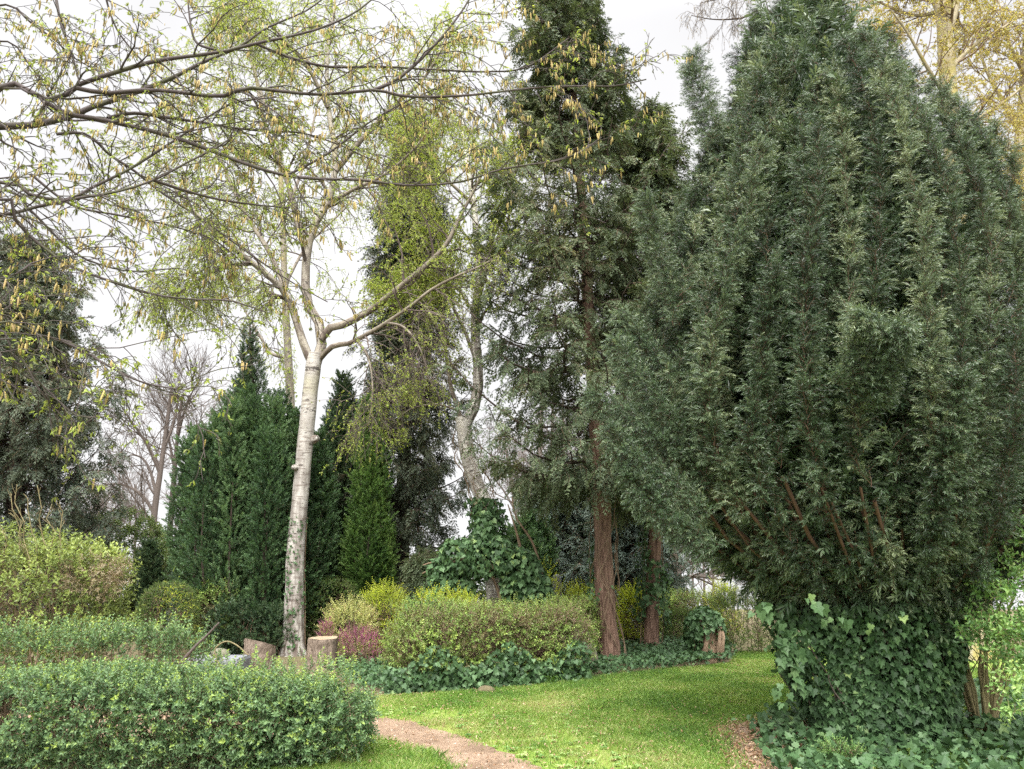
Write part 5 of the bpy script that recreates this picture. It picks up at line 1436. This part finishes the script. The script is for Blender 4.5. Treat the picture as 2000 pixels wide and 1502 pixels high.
# ivy-clad stump at the end of the bed
r = np.random.default_rng(116)
st = gp(1388, 1292); st[1] += .15
o = thing('ivy_stump', 'low stump smothered in ivy with pale bare stems, at the ivy bed end', 'stump', st)
mb = MB()
tubes(mb, np.array([st, st + [0, 0, .35], st + [.02, 0, .62], st + [.0, 0, .74]]), np.array([.28, .24, .22, .10]), 14, rough=.1, cap=True)
for dx, top in ((-.13, .42), (.10, .5), (.16, .46)):
    tubes(mb, spline(np.array([st + [dx, -.3, .12], st + [dx + .02, -.33, .28], st + [dx + .05, -.3, top], st + [dx + .02, -.2, top + .14]]), 14), np.linspace(.04, .025, 14), 9, rough=.1)
mb.build('wood', M['stump_wood'], o, smooth=True)
mb = MB()
w_, nm = shell(1700, (.33, .33, .42), 2.6, r, .06, 5, .12, 6); w_[:, 2] += .44
k = ~((np.abs(w_[:, 0]) < .17) & (w_[:, 1] < -.12) & (w_[:, 2] > .2) & (w_[:, 2] < .5) & (r.random(len(w_)) < .75))
ivy_at(mb, (w_ + st)[k], nm[k], .085, r, hang=.6)
mb.build('ivy_leaves', M['ivy'], o)

# ivy mantle on the yew base and ivy floor at the right
r = np.random.default_rng(117)
yb = at(1722, 1430, YEW_Y); yb[2] = 0
o = thing('climbing_ivy', 'large-leaved ivy mantle hanging over the foot of the big yew', 'ivy', yb)
mb = MB()
n = 9500
zz = .02 + 1.25 * r.random(n) ** 1.25
a = r.uniform(-math.pi, .15, n)          # the side that faces the path
rad = .54 + .20 * np.clip(zz - .2, 0, 2) + .12 * sinn(np.stack([a, zz, 0 * a], -1), 3, 8) + .1 * r.random(n)
cxx = yb[0] - .02 - .12 * zz
p = np.stack([cxx + np.cos(a) * rad * 1.15, yb[1] + np.sin(a) * rad, zz], -1)
nm = np.stack([np.cos(a), np.sin(a), .25 + 0 * a], -1)
k = r.random(n) < np.clip(1.5 - zz * .85, .06, 1)
k &= (sinn(np.stack([a, zz, 0 * a], -1), 5.5, 3) > -1.3)
ivy_at(mb, p[k], unit(nm[k]), .064, r, tint=.20, tv=.22, hang=.75)
# strands swinging free on the lawn side
for px, y0, y1 in ((1530, 1215, 1385), (1548, 1225, 1300), (1520, 1210, 1290), (1565, 1240, 1350)):
    q = r.random(26)
    c = pp([(px + r.normal() * 8 + 10 * math.sin(v * 7), y0 + (y1 - y0) * v) for v in q], 7.35)
    ivy_at(mb, c, unit(np.stack([-.5 + .5 * r.normal(size=26), -np.ones(26), .2 + 0 * q], -1)), .085, r, tint=.4, hang=.9)
for px, py, Y in ((1487, 1180, 7.2), (1503, 1192, 7.2), (1475, 1190, 7.2), (1590, 1170, 6.9), (1583, 1185, 6.9), (1610, 1215, 7.), (1640, 1210, 7.), (1760, 1200, 6.9), (1700, 1215, 6.9)):
    c = pp([(px + r.normal() * 7, py + r.normal() * 7) for _ in range(3)], Y)
    ivy_at(mb, c, np.array([[-.2, -1, .3]] * 3), .10, r, tint=.6, hang=.9)
mb.build('leaves', M['ivy'], o)
sb = MB(); Ps = []
for k in range(26):
    a = -math.pi + (k + .5) / 26 * 3.2; q = np.linspace(0, 1, 12); an = a + .08 * np.sin(q * 5 + k)
    rr = .49 + .22 * q * 1.3 + .03 * r.random()
    Ps.append(np.stack([yb[0] - .15 * q + np.cos(an) * rr * 1.12, yb[1] + np.sin(an) * rr, .02 + q * r.uniform(.6, 1.5)], -1))
tubes(sb, np.array(Ps), np.linspace(.010, .004, 12)[None].repeat(26, 0), 5)
sb.build('stems', M['twig'], o)

IFL = np.concatenate([gl([(1478, 1440), (1520, 1405), (1620, 1400), (1760, 1370), (1900, 1350), (2120, 1360), (2160, 1560), (1560, 1560), (1500, 1500)])])
mb = MB(); n = 16000
lo, hi = IFL[:, :2].min(0), IFL[:, :2].max(0)
x = r.uniform(lo[0], hi[0], n); y = r.uniform(lo[1], hi[1], n)
ok = inside(IFL, x + r.normal(size=n) * .08, y + r.normal(size=n) * .08)
x, y = x[ok][:5600], y[ok][:5600]
z = .02 + (.13 + .10 * sinn(np.stack([x, y, 0 * x], -1), 2.2, 14)).clip(.03, .4) * r.random(len(x)) ** .6
nm = unit(np.stack([r.normal(size=len(x)) * .35, -.5 + r.normal(size=len(x)) * .3, np.ones(len(x))], -1))
ivy_at(mb, np.stack([x, y, z], -1), nm, .078, r, hang=.1, tint=.28, tv=.2)
tag(mb.build('ivy_ground_cover', M['ivy']), 'large-leaved ivy spreading over the ground under the big yew', 'ivy', kind='stuff')

# ------------------------------------------------------------------ shrubs
def bush(name, label, px, py_top, Y, wpx, mat, tl, n, seed, sc=1., pn=2.6, dy=.6, lump=.1, thick=.2, stems=20, cat='shrub', upw=.6, tv=.17, twig='twig_brown', zcut=.03, extra=None, lfq=3., rnd=.45, group=None):
    r = np.random.default_rng(seed)
    top = at(px, py_top, Y); wx = wpx * Y / F_PX / 2
    g = ground_z(top[0], Y)
    c = np.array([top[0], Y, g]); d = (wx, wx * dy if dy < 3 else dy, max(.1, (top[2] - g) / 2))
    o = thing(name, label, cat, c, group)
    mb = MB(); body(mb, c, d, n, tl, sc, r, pn=pn, lump=lump, thick=thick, seed=seed, upw=upw, tv=tv, zcut=zcut, lfq=lfq, rnd=rnd)
    if extra: extra(mb, c, d, r)
    mb.build('leaves', [M[mat], M[twig]], o)
    if stems:
        mb = MB(); stems_in(mb, c, (d[0] * .75, d[1] * .7, d[2] * .95), stems, r); mb.build('stems', M[twig], o)
    return o

# big loose shrub at the left with brown twigs
r = np.random.default_rng(120)
o = bush('flowering_shrub', 'big loose yellow-green shrub with withered twigs at the left edge', 70, 1035, 12.2, 420, 'rhodo', SHR, 2600, 120, pn=2.1, dy=.5, lump=.28, thick=.45, stems=45, tv=.25)
mb = MB(); A_ = []
c0 = at(195, 1125, 11.7)
w_, nm = shell(420, (.5, .4, .36), 2.2, r, .1, 4, .3, 7)
p = w_ + c0
scatter(mb, HAW, p, unit(nm + r.normal(size=p.shape) * .6), r.normal(size=p.shape), r.uniform(.6, 1.1, len(p)), r)
mb.build('withered_twigs', [M['brownleaf'], M['twig_brown']], o)
mb = MB()
b_ = pp([(20 + 12 * k, 1120 + 5 * (k % 3)) for k in range(9)], 11.8)
tp_ = pp([(-10 + 14 * k + r.normal() * 15, 945 + 60 * r.random()) for k in range(9)], 11.6)
q = np.linspace(0, 1, 6)[None, :, None]
P_ = b_[:, None] * (1 - q) + tp_[:, None] * q + r.normal(size=(9, 6, 3)) * .03
tubes(mb, P_, np.linspace(.010, .005, 6)[None].repeat(9, 0), 5)
A_, RA_ = kids(P_, np.full((9, 6), .006), 8, .2, 1, .25, .6, 4, r, rmin=.004); tubes(mb, A_, RA_, 4)
mb.build('bare_shoots', M['twig_green'], o)

bush('laurel_bush', 'rounded dark laurel mound under the bare trees, behind the clipped domes', 243, 1003, 20.5, 185, 'laurel', LAU, 1700, 121, pn=2.3, dy=.7, lump=.16, thick=.25, stems=12)
bush('laurel_bush', 'lower laurel mound between the two small narrow conifers', 325, 1052, 19.6, 110, 'laurel', LAU, 800, 122, pn=2.3, dy=.7, lump=.14, thick=.25, stems=8)
def gold_spray(mb, c, d, r):
    pass
o = bush('topiary_dome', 'clipped box dome with yellow-flowered sprays over its face', 335, 1136, 14.6, 100, 'box', BOX, 3000, 123, pn=2.8, dy=.8, lump=.03, thick=.08, stems=10, upw=.2, cat='clipped bush')
r = np.random.default_rng(124)
mb = MB(); n = 150
q = r.uniform(0, 1, n)
p = pp([(312 + 75 * v + r.normal() * 6, 1150 + 90 * abs(v - .35) ** 1.2 + r.normal() * 14 + (60 if v > .9 else 0) * r.random()) for v in q], 14.05)
p[:, 1] += r.normal(size=n) * .08
scatter(mb, FIN, p, unit(np.array([0, -.5, -.2]) + r.normal(size=p.shape) * .5), r.normal(size=p.shape), r.uniform(.3, .55, n), r)
mb.build('yellow_sprays', [M['yellowgreen'], M['twig_green']], o)
bush('topiary_dome', 'smooth dark green clipped dome just right of the white birch', 648, 1133, 16.2, 118, 'box', BOX, 4200, 125, pn=2.7, dy=.8, lump=.04, thick=.09, stems=8, upw=.2, cat='clipped bush')
bush('variegated_shrub', 'cream and pale green variegated shrub beside the pink heather', 688, 1172, 14.2, 105, 'variegated', FIN, 900, 126, pn=2.2, dy=.8, lump=.1, thick=.2, stems=12)
bush('heather', 'purple-pink heather clump next to the right tree stump', 702, 1236, 13.6, 66, 'heather', FIN, 520, 127, pn=2.2, dy=.8, lump=.1, thick=.2, stems=10, sc=.6, upw=1.2, cat='heather', tv=.3)
bush('heather', 'small bright pink heather tuft at the left of the variegated shrub', 638, 1205, 13.8, 34, 'heather', FIN, 240, 128, pn=2.2, dy=.8, lump=.06, thick=.15, stems=5, sc=.55, upw=1.3, cat='heather', tv=.3)
bush('spring_shrub', 'bright yellow-green leafy shrub under the bright green cypress', 752, 1140, 14.8, 92, 'yellowgreen', FIN, 800, 129, pn=2.2, lump=.12, thick=.3, stems=14)
bush('rose_bush', 'fresh light green bush poking out of the middle hedge top', 830, 1158, 11.6, 95, 'lightgreen', SHR, 480, 130, pn=2.2, lump=.12, thick=.35, stems=12, sc=.62)
bush('spring_shrub', 'yellow-green shrub row behind the middle hedge, left of the leaning birch foot', 880, 1152, 13.4, 130, 'yellowgreen', FIN, 1100, 131, pn=2.6, dy=.5, lump=.12, thick=.25, stems=16)
bush('spring_shrub', 'young bright yellow-leaved shrub beside the ivy heap', 1068, 1090, 15.4, 66, 'yellowgreen', FIN, 420, 132, pn=2.2, lump=.16, thick=.4, stems=8)
bush('spring_shrub', 'low yellow-green hedge stretch left of the taller conifer trunk', 1110, 1146, 15.2, 125, 'yellowgreen', FIN, 1300, 133, pn=3.2, dy=.5, lump=.1, thick=.2, stems=14)
bush('mixed_hedge', 'grey-brown twiggy hedge behind the leaning headstone', 1112, 1165, 13.6, 110, 'hawthorn', HAW, 1600, 134, pn=3.5, dy=.5, lump=.08, thick=.2, stems=30, cat='hedge')
bush('spring_shrub', 'upright yellow-green shrub between the two conifer trunks', 1238, 1146, 15.8, 74, 'yellowgreen', FIN, 900, 135, pn=2.4, lump=.1, thick=.3, stems=22)
bush('mixed_hedge', 'reddish brown clipped hedge in the gap behind the ivied stump', 1345, 1163, 19.0, 130, 'hawthorn', HAW, 1800, 136, sc=1.2, pn=4, dy=.4, lump=.08, thick=.2, stems=30, cat='hedge')
bush('golden_hedge', 'square golden-topped box hedge behind the ivied stump', 1345, 1193, 16.2, 90, 'box', BOX, 3000, 137, pn=5, dy=.6, lump=.04, thick=.1, stems=8, cat='hedge')
r = np.random.default_rng(138)
bush('dark_shrub', 'dark evergreen bush under the yew at the far lawn edge', 1447, 1150, 15.4, 125, 'box', FIN, 1700, 139, pn=2.4, lump=.14, thick=.25, stems=14, sc=.9)
bush('yellow_shrub', 'yellowish shrub top showing above the dark evergreen bush', 1412, 1128, 17.8, 60, 'yellowgreen', FIN, 420, 140, pn=2.2, lump=.1, thick=.3, stems=8)
bush('spring_shrub', 'fresh green shrub left of the ivy heap under the dark spruce', 850, 1140, 14.6, 80, 'yellowgreen', FIN, 600, 141, pn=2.3, lump=.12, thick=.3, stems=10)
bush('low_shrub', 'dark blue-green shrub behind the variegated shrub', 735, 1172, 15.2, 90, 'laurel', FIN, 800, 142, pn=2.3, lump=.12, thick=.25, stems=8)
for i, (px, pyt, Y, w_) in enumerate(((425, 1135, 15.3, 75), (500, 1170, 15.2, 150))):
    bush('low_shrub', ['brownish sparse shrub growing at the left foot of the rounded yew bush', 'dark dense shrub at the foot of the rounded yew bush, left of the birch'][i], px, pyt, Y, w_, ['hawthorn', 'cypress_dark'][i], [HAW, CY][i], 1300, 143 + i, pn=2.4, lump=.12, thick=.25, stems=16, sc=1.1 if i == 0 else .8)
bush('low_shrub', 'pale small-leaved plant sprouting in the ivy at the bottom edge', 1645, 1480, 6.75, 85, 'lightgreen', BOX, 330, 146, pn=2.2, lump=.05, thick=.12, stems=8)

# leafy shrub at the right edge with a fan of brown stems
r = np.random.default_rng(150)
sb_ = gp(1925, 1440)
o = thing('leafy_shrub', 'light green shrub with a fan of bare brown stems at the right edge', 'shrub', sb_)
mb = MB(); n = 26
a = r.uniform(0, 6.28, n)
q = np.linspace(0, 1, 8)[None, :, None]
b_ = sb_ + np.stack([np.cos(a) * .08, np.sin(a) * .08, 0 * a], -1)
tp_ = sb_ + np.stack([np.cos(a) * .55 + .12, np.sin(a) * .4, r.uniform(.8, 1.9, n)], -1)
P_ = b_[:, None] * (1 - q) + tp_[:, None] * q - np.array([0, 0, 1.]) * 0 + np.stack([np.cos(a) * 0, np.sin(a) * 0, 0 * a], -1)[:, None] + r.normal(size=(n, 8, 3)) * .012
P_[:, :, :2] = b_[:, None, :2] + (P_[:, :, :2] - b_[:, None, :2]) * q ** .6
tubes(mb, P_, np.linspace(.016, .006, 8)[None].repeat(n, 0), 6)
A_, RA_ = kids(P_, np.linspace(.012, .006, 8)[None].repeat(n, 0), 7, .4, 1, .4, .7, 5, r, rmin=.003); tubes(mb, A_, RA_, 4)
mb.build('stems', M['twig_green'], o)
mb = MB()
for (px, py, Y, rx_, rz_, m_, mt) in ((1960, 1180, 6.9, .26, .3, 150, .4), (1925, 1240, 6.8, .18, .12, 80, .35), (1985, 1270, 6.7, .18, .22, 90, .6), (2020, 1080, 7., .3, .4, 170, .45), (1990, 1360, 6.5, .16, .18, 60, .7), (2050, 1250, 6.9, .35, .45, 170, .5)):
    w_, nm = shell(m_, (rx_, rx_, rz_), 2.2, r, .06, 5, .2, 9)
    p = w_ + at(px, py, Y)
    scatter(mb, [leafy_twig(70 + k, L=.14, pairs=3, ll=.065, lw=.55, hi=True, spread=1.1) for k in range(4)], p, unit(nm * .6 + [0, 0, .5] + r.normal(size=p.shape) * .5), nm + [0, 0, .6], r.uniform(.7, 1.1, len(p)), r, np.clip(mt + .17 * r.normal(size=len(p)), 0, 1))
mb.build('leaves', [M['lightgreen'], M['twig_green']], o)

# broad leaf tufts at the lawn edge
r = np.random.default_rng(151)
def tuft_plant(label, px, py, n, h, seed, w=.012, mat='grass'):
    r = np.random.default_rng(seed)
    c = gp(px, py)
    mb = MB()
    P = []
    for k in range(n):
        a = r.uniform(0, 6.28); d = np.array([math.cos(a), math.sin(a), 0])
        b = c + r.normal(size=3) * [.08, .05, 0]; b[2] = 0
        l = h * r.uniform(.6, 1.1); s = np.cross(d, [0, 0, 1]) * w
        q1 = b + d * l * .2 + [0, 0, l * .6]; q2 = b + d * l * .55 + [0, 0, l * (.85 if r.random() < .6 else .55)]
        v = [b - s * .7, b + s * .7, q1 + s, q1 - s, q2]
        mb.add(v, [0, 1, 2, 3, 3, 2, 4], [4, 3], tint=np.full(5, .25 * r.random()))
    o = mb.build('leaf_tuft', M[mat], base=tuple(c * [1, 1, 0]))
    tag(o, label, 'plant', 'strap-leaved tufts at the ivy edge')
tuft_plant('low strap-leaved tuft at the ivy edge, left of the upright one', 1075, 1338, 60, .22, 152)
tuft_plant('upright strap-leaved tuft at the ivy edge, below the taller conifer trunk', 1135, 1332, 45, .26, 153)

# ------------------------------------------------------------------ stumps, stones, fallen wood
def stump(label, px_c, py_top, Y, wpx, seed, tilt=(0, 0), hgt=None):
    r = np.random.default_rng(seed)
    top = at(px_c, py_top, Y); rad = wpx * Y / F_PX / 2
    b = np.array([top[0], Y, 0.])
    o = thing('tree_stump', label, 'tree stump', b, 'cut tree stumps by the white birch')
    K, S = 14, 40
    th = np.arange(S) * 2 * math.pi / S
    ir = 1 + .07 * np.sin(3 * th + seed) + .05 * np.sin(5 * th + 2 * seed) + .03 * r.normal(size=S)
    v = []
    for k in range(K):
        q = k / (K - 1)
        rr = rad * ir * (1 + .12 * math.exp(-q * 4)) * (1 + .02 * r.normal(size=S))
        x, y = np.cos(th) * rr, np.sin(th) * rr
        z = q * (top[2] + tilt[0] * x + tilt[1] * y)
        v.append(np.stack([x + b[0], y + b[1], z], -1))
    v = np.array(v)
    idx = np.arange(K * S).reshape(K, S)
    qd = np.stack([idx[:-1], np.roll(idx[:-1], -1, 1), np.roll(idx[1:], -1, 1), idx[1:]], -1)
    bk = np.stack([v[..., 0], v[..., 1], v[..., 2]], -1)
    mb = MB(); mb.add(v, qd, np.full(qd.size // 4, 4), bk=bk); mb.build('bark', M['stump_bark'], o, smooth=True)
    mb = MB()
    rim = v[-1] * 1.0; rim[:, 2] += .003
    cen = rim.mean(0)
    vv = [cen]; ff = []; R_ = 5
    for k in range(1, R_ + 1): vv.extend(list(cen + (rim - cen) * k / R_))
    vv = np.array(vv)
    lo = []; sz = []
    for j in range(S): lo += [0, 1 + j, 1 + (j + 1) % S]; sz.append(3)
    for k in range(R_ - 1):
        for j in range(S):
            a_, b_ = 1 + k * S + j, 1 + k * S + (j + 1) % S
            lo += [a_, a_ + S, b_ + S, b_]; sz.append(4)
    mb.add(vv, lo, sz); mb.build('cut_face', M['cutwood'], o)
M['stump_bark'] = bark_mat('stump_bark', [(.085, .065, .05), (.20, .155, .12), (.31, .25, .20)], 26, 6, 1., pos=[.3, .52, .75])
stump('grey-brown stump cut at a slant, left of the white birch foot', 510, 1255, 12.6, 54, 161, tilt=(-.22, -.22))
stump('stump with a flat pale cut face, right of the white birch foot', 633, 1246, 13.2, 52, 162, tilt=(.0, .04))

def slab(name, label, cat, outline, c, thick, yaw, mat, lean=0., group=None, parent_parts=None):
    """upright stone: outline in its own x,z plane, rounded edge"""
    o = None
    out = spline(np.array([(x, 0, z) for x, z in outline]), 40)[:, [0, 2]]
    n = len(out); cen = out.mean(0)
    rings = [(-thick / 2, .93), (-thick / 2 + .02, 1.), (thick / 2 - .02, 1.), (thick / 2, .93)]
    v = []
    for y, s in rings:
        q = cen + (out - cen) * s
        v.append(np.stack([q[:, 0], np.full(n, y), q[:, 1]], -1))
    v = np.array(v).reshape(-1, 3)
    v[:, 1] += np.tan(lean) * v[:, 2]
    v += .008 * np.stack([sinn(v, 9, 1), sinn(v, 9, 2), sinn(v, 9, 3)], -1)
    cy, sy = math.cos(yaw), math.sin(yaw)
    v = v @ np.array([[cy, -sy, 0], [sy, cy, 0], [0, 0, 1]]).T + np.array(c)
    lo = []; sz = []
    for k in range(3):
        for j in range(n - 1 + 1):
            a_, b_ = k * n + j, k * n + (j + 1) % n
            lo += [a_, b_, b_ + n, a_ + n]; sz.append(4)
    lo += list(range(n))[::-1]; sz.append(n)
    lo += list(range(3 * n, 4 * n)); sz.append(n)
    mb = MB(); mb.add(v, lo, sz)
    return mb
gc = at(1128, 1240, 13.0); gc[2] = 0
mb = slab('', '', '', [(-.36, -.05), (-.33, .32), (-.24, .62), (-.10, .80), (.02, .80), (.16, .66), (.28, .42), (.34, .18), (.35, -.05)], gc, .2, .35, None, lean=.12)
tag(mb.build('headstone', M['stone'], base=tuple(gc), smooth=True), 'mossy brown pointed headstone leaning in the hedge left of the conifer trunk', 'headstone')
sc_ = at(1078, 1150, 17.0); sc_[2] = 0
o = thing('stone_sculpture', 'grey stone memorial with two rounded lobes standing behind the yellow-green hedge', 'memorial', sc_)
gz = at(1078, 1121, 17.0)[2]
slab('', '', '', [(-.17, .0), (-.17, gz - .16), (-.15, gz - .04), (-.09, gz), (-.03, gz - .05), (-.02, gz - .2), (-.02, 0)], sc_ + [-.03, 0, 0], .2, 0, None).build('lobe', M['greystone'], o, smooth=True)
slab('', '', '', [(.0, .0), (.0, gz - .2), (.02, gz - .04), (.08, gz), (.15, gz - .04), (.18, gz - .2), (.19, 0)], sc_ + [.02, .03, 0], .22, 0, None).build('lobe', M['greystone'], o, smooth=True)
slab('', '', '', [(-.32, -.02), (-.32, .14), (.32, .14), (.32, -.02)], sc_ + [0, .02, 0], .4, 0, None).build('plinth', M['greystone'], o)
# flat grave slab with a rounded boulder behind the front hedge
fs = at(425, 1283, 12.0)
r = np.random.default_rng(165)
def boulder(name, label, c, dims, mat, seed, cat='stone'):
    r = np.random.default_rng(seed)
    U = np.linspace(0, 2 * math.pi, 28, endpoint=False); V = np.linspace(-.4, math.pi / 2, 12)
    v = np.array([[(math.cos(b) * math.cos(a), math.cos(b) * math.sin(a), math.sin(b)) for a in U] for b in V]).reshape(-1, 3)
    v = np.sign(v) * np.abs(v) ** .8
    v *= (1 + .12 * sinn(v, 2.2, seed) + .04 * sinn(v, 7, seed + 1))[:, None]
    v = v * np.array(dims) + np.array(c)
    idx = np.arange(len(v)).reshape(12, 28)
    q = np.stack([idx[:-1], np.roll(idx[:-1], -1, 1), np.roll(idx[1:], -1, 1), idx[1:]], -1)
    mb = MB(); mb.add(v, q, np.full(q.size // 4, 4))
    return tag(mb.build(name, mat, base=tuple(c), smooth=True), label, cat)
mb = MB()
hz_ = max(.12, fs[2])
v_ = [(x * k, y * k, z) for z, k in ((0, 1.), (hz_ - .04, 1.), (hz_, .96)) for x, y in ((-.4, -.3), (.4, -.3), (.4, .3), (-.4, .3))]
lo_ = []
for k in (0, 4):
    for j in range(4): lo_ += [k + j, k + (j + 1) % 4, k + 4 + (j + 1) % 4, k + 4 + j]
lo_ += [8, 9, 10, 11]
mb.add(np.array(v_) + np.array([fs[0], fs[1], 0]), lo_, [4] * 9)
tag(mb.build('grave_slab', M['greystone'], base=(fs[0], fs[1], 0)), 'low flat grey grave slab behind the front hedge, left of the slanted stump', 'grave slab')
boulder('boulder', 'dark rounded stone lying on the grey grave slab', np.array([fs[0], fs[1] + .1, fs[2] + .02]), (.14, .12, .09), M['stone'], 4)
e = gp(949, 1352)
boulder('molehill', 'small brown heap of earth at the ivy edge on the lawn', np.array([e[0], e[1], .0]), (.12, .10, .08), M['earth'], 5, 'molehill')
def stick_thing(name, label, pts, Y, r0, r1, mat, cat='branch', kidsn=0, seed=0):
    P = spline(pp(pts, Y), 24); mb = MB()
    R = np.linspace(r0, r1, 24); tubes(mb, P, R, 7, rough=.1, seed=seed, cap=True)
    if kidsn:
        A, RA = kids(P[None], R[None], kidsn, .3, 1, .25, .6, 5, np.random.default_rng(seed), rmin=.004); tubes(mb, A, RA, 4)
    tag(mb.build(name, mat, base=tuple(P[0]), smooth=True), label, cat)
stick_thing('fallen_branch', 'pale dead branch leaning up over the second privet hedge', [(352, 1296), (380, 1264), (405, 1240), (428, 1216)], 9.3, .018, .010, M['bare_bark'])
stick_thing('bent_twig', 'thin arched brown twig above the front hedge near the grey slab', [(438, 1330), (425, 1290), (420, 1268), (440, 1253), (462, 1260), (485, 1280)], 8.2, .010, .006, M['twig_green'])
stick_thing('dead_stem', 'bare stick standing in the second privet hedge at the left', [(66, 1312), (70, 1296), (74, 1270)], 9.4, .008, .004, M['twig_brown'])
# dark evergreen shrubs that close the view at the back
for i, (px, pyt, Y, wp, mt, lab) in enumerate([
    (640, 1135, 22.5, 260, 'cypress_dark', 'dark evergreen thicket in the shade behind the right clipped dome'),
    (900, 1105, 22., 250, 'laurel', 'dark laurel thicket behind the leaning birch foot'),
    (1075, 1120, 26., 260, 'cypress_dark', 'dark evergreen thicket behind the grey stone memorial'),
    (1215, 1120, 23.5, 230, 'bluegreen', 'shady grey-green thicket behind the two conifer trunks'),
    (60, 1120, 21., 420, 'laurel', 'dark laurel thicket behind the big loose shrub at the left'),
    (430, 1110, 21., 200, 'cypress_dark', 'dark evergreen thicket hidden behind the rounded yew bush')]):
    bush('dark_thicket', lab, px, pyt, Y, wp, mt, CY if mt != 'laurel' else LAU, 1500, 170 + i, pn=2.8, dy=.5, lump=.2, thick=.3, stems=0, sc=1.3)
print('VERTS', NV[0])
